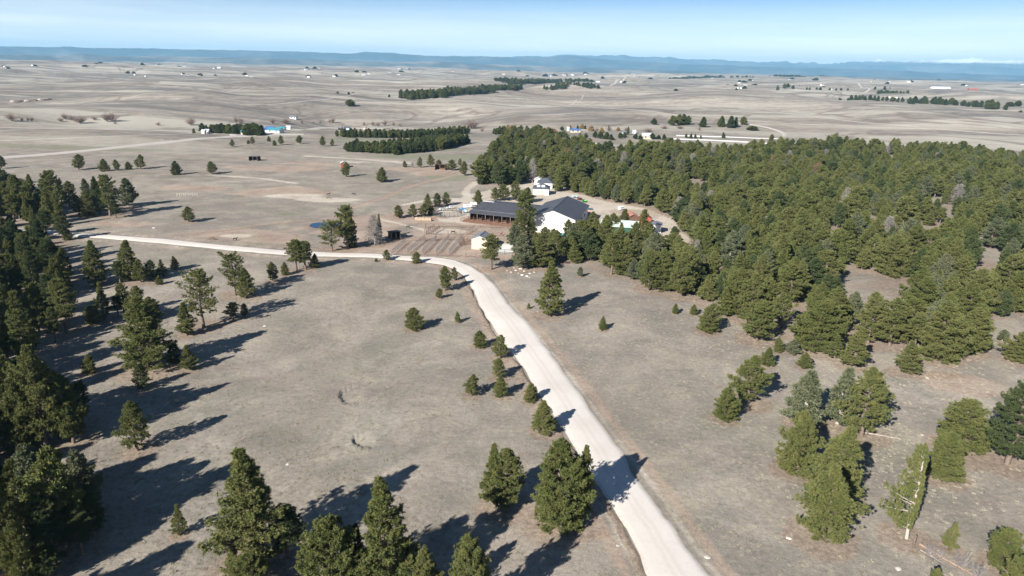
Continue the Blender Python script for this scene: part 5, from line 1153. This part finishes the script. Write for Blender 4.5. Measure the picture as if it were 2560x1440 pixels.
# ------------------------------------------------------------------ animals
def horse_mesh(name, m, grazing=False):
    V_ = [(0, 0, 1.22), (-0.45, 0, 1.22), (0.45, 0, 1.18), (0.80, 0, 1.22), (-0.80, 0, 1.18)]
    Rr = [0.30, 0.29, 0.28, 0.22, 0.22]; E_ = [(0, 1), (0, 2), (2, 3), (1, 4)]
    def chain(st, pts, rs):
        prev = st
        for p, r in zip(pts, rs): V_.append(p); Rr.append(r); E_.append((prev, len(V_) - 1)); prev = len(V_) - 1
    nk = [(1.05, 0, 1.15), (1.30, 0, 0.75), (1.45, 0, 0.35), (1.50, 0, 0.12)] if grazing else [(1.02, 0, 1.48), (1.22, 0, 1.82), (1.42, 0, 1.80), (1.68, 0, 1.58)]
    chain(3, nk, [0.17, 0.12, 0.10, 0.07])
    hd = len(V_) - 3
    chain(len(V_) - 3, [(nk[1][0] + 0.02, 0.07, nk[1][2] + 0.2)], [0.03])
    for s in (-1, 1):
        chain(3, [(0.74, 0.16 * s, 0.85), (0.76, 0.16 * s, 0.50), (0.75, 0.16 * s, 0.12), (0.80, 0.16 * s, 0.03)], [0.12, 0.065, 0.045, 0.06])
        chain(4, [(-0.74, 0.17 * s, 0.88), (-0.92, 0.17 * s, 0.55), (-0.84, 0.17 * s, 0.12), (-0.80, 0.17 * s, 0.03)], [0.15, 0.075, 0.045, 0.06])
    chain(4, [(-1.02, 0, 1.10), (-1.10, 0, 0.60)], [0.05, 0.05])
    me = bpy.data.meshes.new('tmp'); me.from_pydata(V_, E_, []); o = bpy.data.objects.new('tmp', me); COL.objects.link(o)
    sk = o.modifiers.new('s', 'SKIN'); sk.use_smooth_shade = True; o.modifiers.new('u', 'SUBSURF').levels = 1
    for i, r in enumerate(Rr): o.data.skin_vertices[0].data[i].radius = (r, r)
    o.data.skin_vertices[0].data[0].use_root = True
    bpy.context.view_layer.update(); dg = bpy.context.evaluated_depsgraph_get(); r = bpy.data.meshes.new_from_object(o.evaluated_get(dg)); r.name = name
    bpy.data.objects.remove(o); r.materials.clear(); r.materials.append(m); return r
H_BLK = plain('black_coat', (0.018, 0.016, 0.018), 0.6, 0.3); H_BRN = plain('brown_coat', (0.16, 0.07, 0.035), 0.6, 0.3); H_CHE = plain('chestnut_coat', (0.28, 0.09, 0.045), 0.6, 0.3)
HM = {(a, b): horse_mesh('horse', m, b) for a, m in (('black', H_BLK), ('brown', H_BRN), ('chestnut', H_CHE)) for b in (False, True)}
for u, v, c_, gz, rz, l in [(530, 600, 'brown', True, 10, 'brown horse grazing alone above the gravel road'), (588, 602, 'black', False, -15, 'dark horse right of the grazing brown one above the road'),
    (1020, 571, 'black', False, -30, 'black horse walking in the open left of the catch pen'), (1132, 584, 'black', True, 30, 'black horse in the upper pens'), (1253, 589, 'chestnut', False, 60, 'chestnut horse above the cream shed'),
    (1213, 550, 'brown', False, 100, 'left brown horse in the rust red stable pens'), (1246, 553, 'brown', True, 80, 'middle horse in the rust red stable pens'), (1262, 554, 'chestnut', False, 95, 'right horse in the rust red stable pens'),
    (1084, 551, 'chestnut', True, 5, 'chestnut horse at the end of the tan stack'), (988, 543, 'brown', True, 15, 'brown horse under the left side of the lone pine'), (1004, 546, 'black', True, 170, 'dark horse under the right side of the lone pine'),
    (821, 489, 'black', False, 20, 'left of two dark horses on the mid pasture'), (884, 488, 'black', True, 0, 'right of two dark horses on the mid pasture'), (822, 498, 'brown', True, 190, 'small brown horse below the left dark one'), (1173, 548, 'chestnut', False, 30, 'chestnut horse at the left end of the stable pens')]:
    p = at(u, v); tag(link('horse', HM[(c_, gz)], None, tuple(p), rad(rz), (0.62,) * 3), l, 'horse')

# ------------------------------------------------------------------ vehicles
VS = 0.52                                       # vehicle scale read off the photo
def car(name, label, u, v, rz, pm, pickup=False, L=4.6, Wd=1.85, H=1.55, cat='car'):
    p = at(u, v); t = empty(name, tuple(p), rad(rz), (VS,) * 3); tag(t, label, cat); h = Wd / 2; b = MB()
    prof = [(-L / 2, .45), (-L / 2, .95), (-L * .30, 1.0), (-L * .18, H if not pickup else 1.0), (L * .16, H), (L * .27, 1.02), (L * .46, .92), (L / 2, .75), (L / 2, .42)] if not pickup else \
           [(-L / 2, .5), (-L / 2, 1.05), (-L * .12, 1.05), (-L * .10, H + .2), (L * .14, H + .2), (L * .24, 1.12), (L * .46, 1.02), (L / 2, .85), (L / 2, .5)]
    b.prism([(x, z) for x, z in prof], -h, h).build('body', pm, t)
    g = MB(); zt = H + .2 if pickup else H; x0 = -L * .09 if pickup else -L * .17
    g.box(x0 + .12, L * .12, -h - .012, h + .012, 1.1, zt - .14); g.build('windows', M_DARKGLASS, t)
    for sx_ in (-1, 1):
        for sy in (-1, 1):
            w = MB().tube([(0, -.11, 0), (0, .11, 0)], .34, 14).build('wheel', M_TYRE, t, (sx_ * L * .31, sy * (h - .08), .34)); MB().tube([(0, -.13, 0), (0, .13, 0)], .17, 10).build('rim', M_CHROME, w)
    for sy in (-1, 1): MB().box(L / 2 - .03, L / 2 + .03, sy * h * .7 - .15, sy * h * .7 + .15, .62, .76).build('headlight', M_LAMP, t)
    return t
def trailer(name, label, u, v, rz, pm, L=5.5, Wd=2.2, H=2.5, open_=False, cat='trailer'):
    p = at(u, v); t = empty(name, tuple(p), rad(rz), (VS,) * 3); tag(t, label, cat); z0 = .55
    if open_: b = MB().box(-L / 2, L / 2, -Wd / 2, Wd / 2, z0, z0 + .15); b.box(-L / 2, L / 2, -Wd / 2, -Wd / 2 + .06, z0 + .15, z0 + .6); b.box(-L / 2, L / 2, Wd / 2 - .06, Wd / 2, z0 + .15, z0 + .6); b.build('body', pm, t)
    else: MB().box(-L / 2, L / 2, -Wd / 2, Wd / 2, z0, H, .12).build('body', pm, t); MB().box(-L * .3, L * .3, -Wd / 2 - .02, Wd / 2 + .02, H - .7, H - .35).build('windows', M_DARKGLASS, t)
    for sx_ in (-.5, .5):
        for sy in (-1, 1): MB().tube([(0, -.1, 0), (0, .1, 0)], .34, 12).build('wheel', M_TYRE, t, (sx_, sy * (Wd / 2 + .02), .34))
    MB().tube([(L / 2, -.5, .55), (L / 2 + 1.0, 0, .5), (L / 2, .5, .55)], .05, 5).build('hitch', M_PIPEDARK, t); return t
def tractor(name, label, u, v, rz, pm):
    p = at(u, v); t = empty(name, tuple(p), rad(rz), (VS * 1.1,) * 3); tag(t, label, 'tractor')
    MB().box(0, 1.9, -.4, .4, .75, 1.45, .08).build('hood', pm, t); MB().box(-.9, .1, -.65, .65, .7, 1.1, .05).build('body', pm, t)
    MB().box(-.85, .2, -.6, .6, 2.35, 2.45).build('canopy', pm, t)
    for x in (-.8, .12):
        for y in (-.55, .55): MB().tube([(x, y, 1.0), (x, y, 2.36)], .04, 5).build('canopy_post', M_PIPEDARK, t)
    MB().box(-.6, -.1, -.25, .25, 1.1, 1.5, .05).build('seat', M_TYRE, t)
    for sy in (-1, 1):
        w = MB().tube([(0, -.2, 0), (0, .2, 0)], .75, 16).build('wheel', M_TYRE, t, (-.5, sy * .95, .75)); MB().tube([(0, -.22, 0), (0, .22, 0)], .35, 10).build('rim', pm, w)
        MB().tube([(0, -.12, 0), (0, .12, 0)], .42, 14).build('wheel', M_TYRE, t, (1.5, sy * .75, .42))
    return t
car('parked_car', 'left white car parked below the dark pines by the round pen', 1103, 526, 15, P_WHITE)
car('pickup_truck', 'white pickup right of the white car by the round pen', 1126, 521, 25, P_WHITE, True, 5.4, 1.95, 1.55, 'pickup')
car('pickup_truck', 'blue pickup at the left end of the stable roof', 1156, 525, 10, P_BLUE, True, 5.2, 1.95, 1.55, 'pickup')
trailer('horse_trailer', 'white trailer behind the left end of the stable roof', 1168, 520, 20, P_WHITE)
trailer('horse_trailer', 'small white trailer behind the stable, right of the first one', 1184, 514, 15, P_WHITE, 4.0)
trailer('water_trailer', 'pale blue trailer at the open left end of the stable', 1163, 532, 95, P_SKY, 2.6, 1.8, 2.2)
tractor('tractor', 'red tractor behind the right back corner of the riding hall', 1449, 500, 40, P_RED)
tractor('tractor', 'bright green tractor behind the riding hall next to the red one', 1460, 505, -30, P_GREEN)
trailer('silver_trailer', 'pale flat trailer just behind the hall roof peak', 1436, 494, 10, P_SKY, 4.0, 2.0, 1.6)
trailer('farm_trailer', 'dark green implement trailer right of the riding hall', 1474, 524, -20, P_TEAL, 4.2, 2.0, 2, True)
trailer('farm_trailer', 'salmon orange trailer below the dark green one', 1467, 531, -15, P_ORANGE, 3.4, 1.9, 2, True)
car('parked_car', 'dark teal car at the lower right corner of the riding hall', 1468, 549, 60, P_TEAL)
car('parked_car', 'red car deep among the pines below the streaked roof', 1579, 610, 100, P_RED)
car('parked_car', 'white car above the rusty pink roof', 1566, 537, -10, P_WHITE)
trailer('camper_trailer', 'white camper at the top of the farm yard left of the forest', 1553, 525, 40, P_WHITE, 4.5)
trailer('camper_trailer', 'pale blue camper glimpsed in the left wood, upper one', 33, 872, 20, P_SKY, 5.0)
trailer('camper_trailer', 'pale blue camper glimpsed at the left edge, lower one', 6, 1012, 60, P_SKY, 5.0)
# ------------------------------------------------------------------ stack, stones, logs, jumps
t = empty('hay_stack', tuple(at(1058, 551)), rad(-3)); tag(t, 'long low tan stack between the pine row and the paddocks', 'hay stack')
for k in range(5): MB().box(-2.7 + k * 1.1, -1.65 + k * 1.1, -.5, .5, 0, 1.0, .08).build('bale', M_HAY, t)
def stone(u, v, w, label, name='boulder', m=None, seed=None, cat='boulder', flat=0.55):
    p = at(u, v); r = w * depth(p) / FPX / 2; rng = random.Random(seed if seed is not None else int(u * 7 + v)); import bmesh
    bm = bmesh.new(); bmesh.ops.create_icosphere(bm, subdivisions=2, radius=1); s = [rng.uniform(.8, 1.2) for _ in range(3)]
    for q in bm.verts:
        n = 1 + .28 * float(vnoise(q.co.x * 1.7 + u, q.co.y * 1.7 + q.co.z * 1.3 + v)); q.co = (q.co.x * r * n * s[0], q.co.y * r * n * s[1], max(-.3 * r, q.co.z * r * n * flat * s[2]))
    me = bpy.data.meshes.new(name); bm.to_mesh(me); bm.free(); me.materials.append(m or M_STONE)
    return tag(link(name, me, None, tuple(p), rng.uniform(0, 6)), label, cat, 'white boulders below the large yard pine' if u < 1345 and v < 700 and u > 1260 else None)
for u, v, w, d in [(1268, 677, 5, 'smallest leftmost'), (1278, 681, 7, 'lower left'), (1290, 676, 8, 'rounded upper left'), (1301, 672, 10, 'large top'), (1311, 678, 7, 'middle'), (1306, 688, 12, 'largest bottom'), (1317, 691, 9, 'bottom right'), (1325, 684, 7, 'right inner'), (1336, 681, 6, 'right end'), (1324, 693, 5, 'smallest bottom'), (1296, 683, 5, 'small central'), (1285, 670, 5, 'small back')]:
    stone(u, v, w, d + ' white boulder of the heap below the large yard pine')
for u, v, w, d in [(719, 1161, 8, 'white stone alone on the grass right of the largest foreground pine'), (662, 815, 9, 'pale flat stone on the left meadow below the long tree shadow'), (1545, 1364, 9, 'pale stone on the grass left of the near road'), (1768, 1393, 12, 'whitish stone on the verge right of the road at the bottom'),
    (1613, 1185, 5, 'small white stone beside the road right verge'), (2318, 945, 9, 'pale stone on the brown ground before the forest'), (1972, 1345, 13, 'flat pale stone left of the spreading pine'), (2245, 1422, 16, 'flat whitish rock near the bottom right'), (2306, 1087, 9, 'dark low stone on the right meadow'), (385, 570, 9, 'pale stone left above the road near the left wood')]:
    stone(u, v, w, d, 'stone', None, None, 'stone', 0.35)
for k in range(9):
    tag(stone(34 + k * 11, 254 - k * 0.6 + (k % 2), 12 + (k * 5) % 6, 'x', 'rock_outcrop', M_BARKPALE if k % 3 == 0 else M_BARK, None, 'rock outcrop', .5), 'rough rock of the low broken scarp on the far left plain', 'rock outcrop', 'rocks of the far left scarp')
def log_(name, label, p1, p2, r, m):
    a = W(*p1); b = W(*p2); n = 7; rng = random.Random(int(p1[0])); pts = [a + (b - a) * k / n + np.array([rng.uniform(-.08, .08), rng.uniform(-.08, .08), r * .8]) for k in range(n + 1)]
    t = empty(name, tuple(a)); tag(t, label, 'fallen log'); MB().tube([q - a for q in pts], [r * (1 - .6 * k / n) for k in range(n + 1)], 7).build('trunk', m, t)
    mb_ = MB()
    for k in range(2, n):
        for s in (-1, 1):
            d = (b - a) / np.linalg.norm(b - a); sd_ = np.array([-d[1] * s, d[0] * s, 0.35]); q = pts[k] - a; mb_ = MB().tube([q, q + (d * .5 + sd_) * rng.uniform(.3, .7), q + (d * .9 + sd_) * rng.uniform(.6, 1.1)], [r * .35, r * .2, .01], 4, False); mb_.build('branch_stub', m, t)
log_('fallen_log', 'pale thin fallen trunk at the foot of the broad dark green pine', (2155, 1081), (2252, 1099), 0.09, M_BARKPALE)
log_('fallen_log', 'long red brown fallen log near the bottom right corner', (2298, 1362), (2432, 1440), 0.16, M_LOG)
log_('fallen_log', 'grey fallen branch below the red brown log', (2300, 1375), (2362, 1412), 0.07, M_DEAD)
tag(MB().tube([(0, 0, -.2), (0.02, 0, .6), (0.05, 0.02, 1.25)], [.14, .12, .10], 8).build('stump', M_BARK, None, tuple(at(2284, 1362)), smooth=True), 'dark broken stump post left of the red brown log', 'stump')
BR = measure(joined(*make_bare(231, M_DEAD, M_DEAD, nb=16)))
for u, v, w, h, d in [(2325, 1390, 50, 40, 'dead grey bush left beside the red brown log'), (2405, 1420, 60, 46, 'dead grey bush behind the red brown log'), (2440, 1446, 50, 50, 'dead grey bush at the bottom edge right of the log'), (2352, 1395, 30, 30, 'small dead bush under the thin pine'), (1718, 700, 26, 30, 'grey dead brush in the forest front below the leafless trunk')]:
    far_tree(u, v, v - h, w, d, None, 'dead_bush', [BR], 'dead bush')
for k in range(5):
    p = at(446 + k * 11, 490); t = empty('horse_jump', tuple(p), rad(4)); tag(t, ('leftmost', 'second', 'middle', 'fourth', 'rightmost')[k] + ' pale jump of the row beside the left grove shadows', 'jump', 'row of pale jumps')
    for x in (-.5, .5): MB().box(x - .06, x + .06, -.06, .06, 0, 1.1).build('stand', M_STONE, t)
    MB().tube([(-.5, 0, .8), (.5, 0, .8)], .06, 6).build('rail', M_STONE, t)
for u, v, l in ((1016, 514, 'left white rail frame on the pale ground above the lone pine'), (1027, 517, 'right white rail frame on the pale ground above the lone pine')):
    t = empty('horse_jump', tuple(at(u, v)), rad(30)); tag(t, l, 'jump')
    for x in (-.6, .6): MB().box(x - .05, x + .05, -.1, .1, 0, .8).build('stand', M_STONE, t)
    for z in (.3, .6): MB().tube([(-.6, 0, z), (.6, 0, z)], .04, 6).build('rail', M_STONE, t)
# ------------------------------------------------------------------ blue roofed farm, village strip and houses of the plain
def far_house(u, v, wpx, label, wall=None, roof=None, group=None, rz=0, asp=1.3, name='house', cat='house', hr=0.42):
    p = W(u, v); w = wpx * depth(p) / FPX; d = max(w / asp, 4) if asp > 1 else w / asp; eave = max(2.2, min(4.2, w * hr * .55)); t = empty(name, (p[0], p[1], p[2] - .2), rad(rz)); tag(t, label, cat, group)
    # ridge runs across the view: x is the long side
    h = d / 2; rdg = eave + h * .45
    MB().add([(-w / 2, -h, -.5), (w / 2, -h, -.5), (w / 2, h, -.5), (-w / 2, h, -.5), (-w / 2, -h, eave), (w / 2, -h, eave), (w / 2, h, eave), (-w / 2, h, eave), (-w / 2, 0, rdg - .03), (w / 2, 0, rdg - .03)], [(0, 1, 5, 4), (2, 3, 7, 6), (1, 2, 6, 9, 5), (3, 0, 4, 8, 7)]).build('wall', wall or W_WHITE, t)
    o = .35; MB().add([(-w / 2 - o, -h - o, eave - .1), (w / 2 + o, -h - o, eave - .1), (w / 2 + o, 0, rdg), (-w / 2 - o, 0, rdg), (w / 2 + o, h + o, eave - .1), (-w / 2 - o, h + o, eave - .1), (-w / 2 - o, -h - o, eave + .1), (w / 2 + o, -h - o, eave + .1), (w / 2 + o, 0, rdg + .2), (-w / 2 - o, 0, rdg + .2), (w / 2 + o, h + o, eave + .1), (-w / 2 - o, h + o, eave + .1)],
        [(3, 2, 1, 0), (5, 4, 2, 3), (6, 7, 8, 9), (9, 8, 10, 11), (0, 1, 7, 6), (4, 5, 11, 10), (1, 2, 8, 7), (2, 4, 10, 8), (5, 3, 9, 11), (3, 0, 6, 9)]).build('roof', roof or R_GREY, t)
    if wpx > 14:
        for k in range(2): MB().box(-w * .25 + k * w * .5 - .5, -w * .25 + k * w * .5 + .5, -h - .05, -h + .03, 1, 2).build('window', M_DARKGLASS, t)
    return t
far_house(689, 332, 34, 'largest teal roofed barn of the blue roofed farm', W_WHITE, R_TEAL, None, -12, 1.5, 'barn', 'barn')
far_house(668, 330, 12, 'small blue roofed building left of the largest teal barn', W_WHITE, R_BLUE, None, 20)
far_house(676, 325, 20, 'blue roofed building behind the largest teal barn', W_WHITE, R_BLUE, None, -12, 1.5, 'barn', 'barn')
far_house(706, 326, 16, 'teal roofed building at the right end of the farm', W_WHITE, R_TEAL, None, -12)
far_house(609, 335, 10, 'teal roofed shed between the two dark farm groves', W_WHITE, R_TEAL, None, 10)
far_house(722, 323, 10, 'white vehicle shed on the pale farm track', W_WHITE, R_WHITE, None, 5, 1.5, 'shed', 'shed')
far_house(510, 334, 7, 'left white caravan before the dark farm grove', W_WHITE, R_WHITE, None, 5, 1.8, 'caravan', 'caravan')
far_house(519, 333, 9, 'right white caravan before the dark farm grove', W_WHITE, R_WHITE, None, 5, 1.8, 'caravan', 'caravan')
far_house(851, 323, 9, 'dark small shed left above the plantation', W_DARK, R_GREY, None, 0, 2, 'shed', 'shed')
far_house(868, 323, 12, 'pale blue and black shed above the plantation', P_SKY, R_SLATE, None, 0, 2, 'shed', 'shed')
far_house(912, 323, 6, 'tiny cream shed above the plantation, right', W_CREAM, R_TAN, None, 0, 1.5, 'shed', 'shed')
far_house(734, 297, 16, 'white farmhouse with dark trees behind the blue roofed farm', W_WHITE, R_GREY, None, 0)
far_house(1438, 331, 24, 'long blue roofed building in the village strip', W_CREAM, R_BLUE, None, 0, 2.2)
far_house(1420, 326, 5, 'tiny white cottage left of the blue roof in the village strip', W_WHITE, R_WHITE, None, 0)
far_house(1560, 338, 8, 'white cottage between the village evergreens, left', W_WHITE, R_GREY, None, 0)
far_house(1585, 335, 7, 'white cottage between the village evergreens, right', W_WHITE, R_WHITE, None, 0)
far_house(1618, 346, 26, 'pale grey broad roofed house at the right of the village strip', W_CREAM, R_WHITE, None, 0, 1.0)
far_house(1482, 369, 22, 'white flat roofed long building behind the forest edge', W_WHITE, R_WHITE, None, 0, 2.5, 'barn', 'barn', .25)
far_house(2350, 224, 44, 'long white barn on the right plain', W_WHITE, R_WHITE, None, -4, 3.5, 'barn', 'barn', .2)
far_house(2432, 225, 22, 'left red roofed barn on the right plain', W_RED, R_RUST, None, -4, 3, 'barn', 'barn', .2)
far_house(2455, 226, 10, 'small red roofed barn right of the larger red one', W_RED, R_RUST, None, -4, 2, 'barn', 'barn', .25)
far_house(2232, 246, 18, 'low pale building in front of the wedge clump on the right plain', W_WHITE, R_TAN, None, 0, 2)
z1 = [(550, 336), (640, 342), (705, 354), (735, 354), (65, 362), (40, 350), (150, 300), (250, 341), (895, 350), (940, 352), (965, 374), (1000, 378), (1080, 382), (1165, 332), (1185, 332), (1250, 358), (1300, 360), (1345, 360), (1375, 358), (1410, 358), (1480, 358), (1355, 405), (1400, 412), (1480, 416), (1600, 387), (1635, 387), (1705, 384), (1835, 385), (1870, 433), (2190, 417), (2300, 428), (2235, 379), (2280, 381), (2345, 376), (2380, 372), (2290, 344), (2350, 344), (2420, 346), (2485, 422), (45, 287), (130, 288), (245, 290), (780, 306), (940, 313), (1490, 318), (1800, 331), (2100, 340)]
z2 = [(155, 381), (185, 379), (245, 389), (280, 389), (160, 410), (205, 406), (330, 383), (400, 391), (465, 396), (90, 349), (475, 366), (530, 372), (1215, 408), (1250, 405), (1280, 406), (1345, 400), (1362, 397), (1440, 401), (1490, 391), (1545, 421), (1575, 413), (1605, 419), (1950, 464), (1900, 461), (1980, 436), (2130, 456), (2150, 463), (2275, 444), (2320, 449), (1700, 412), (1760, 405), (2200, 408), (2480, 415), (2540, 412), (870, 388), (1860, 410), (2350, 402)]
z3 = [(350, 495), (430, 508), (460, 510), (440, 467), (490, 470), (530, 467), (1120, 520), (1140, 472), (1700, 472), (1560, 469), (1640, 472), (80, 437), (240, 437), (1200, 436), (820, 447), (2540, 497), (20, 436), (290, 427), (550, 492), (1060, 484), (1020, 462), (1910, 462), (2060, 466), (2130, 490), (2230, 468), (1500, 438), (1430, 462)]
def zone(u):
    return ('left end of the plain' if u < 200 else 'left plain below the long blue ridge' if u < 480 else 'plain left of the hillside wood' if u < 800 else 'middle of the plain' if u < 1160 else 'plain behind the hillside wood' if u < 1700 else 'right plain before the faint peaks' if u < 2100 else 'right end of the plain')
hr_ = random.Random(4)
for zl, ou in ((z1, 0), (z2, 840), (z3, 1700)):
    for x, y in zl:
        u = ou + x / 2.977; v = 50 + y / 2.977; k = hr_.random()
        wall, roof, cn = ((W_WHITE, R_WHITE, 'white roofed') if k < .45 else (W_WHITE, R_GREY, 'grey roofed') if k < .7 else (W_CREAM, R_TAN, 'tan') if k < .88 else (W_WHITE, R_SLATE, 'dark roofed'))
        far_house(u, v, hr_.uniform(5, 9.5), f'tiny {cn} house on the {zone(u)}', wall, roof, 'houses scattered over the plain', hr_.uniform(-40, 40), hr_.uniform(1.2, 2.2))
        if hr_.random() < .75:
            far_tree(u + hr_.uniform(-7, 7), v - hr_.uniform(-.5, 1.5), v - hr_.uniform(4, 6.5), hr_.uniform(7, 16), f'dark garden trees by the houses on the {zone(u)}', 'garden trees of the plain', 'garden_tree', [LO[1]])


# ------------------------------------------------------------------ air
hz = MB().box(-27500, 27500, -700, 27300, -260, 520).build('haze', None); hz.data.materials.clear()
hm = bpy.data.materials.new('haze_air'); hm.use_nodes = True; hn = hm.node_tree; hn.nodes.clear()
ho = hn.nodes.new('ShaderNodeOutputMaterial'); hv = hn.nodes.new('ShaderNodeVolumePrincipled')
hv.inputs['Color'].default_value = (0.37, 0.71, 1.0, 1); hv.inputs['Density'].default_value = 6.3e-5; hv.inputs['Anisotropy'].default_value = 0.0
hn.links.new(hv.outputs[0], ho.inputs['Volume']); hz.data.materials.append(hm); tag(hz, kind='stuff')
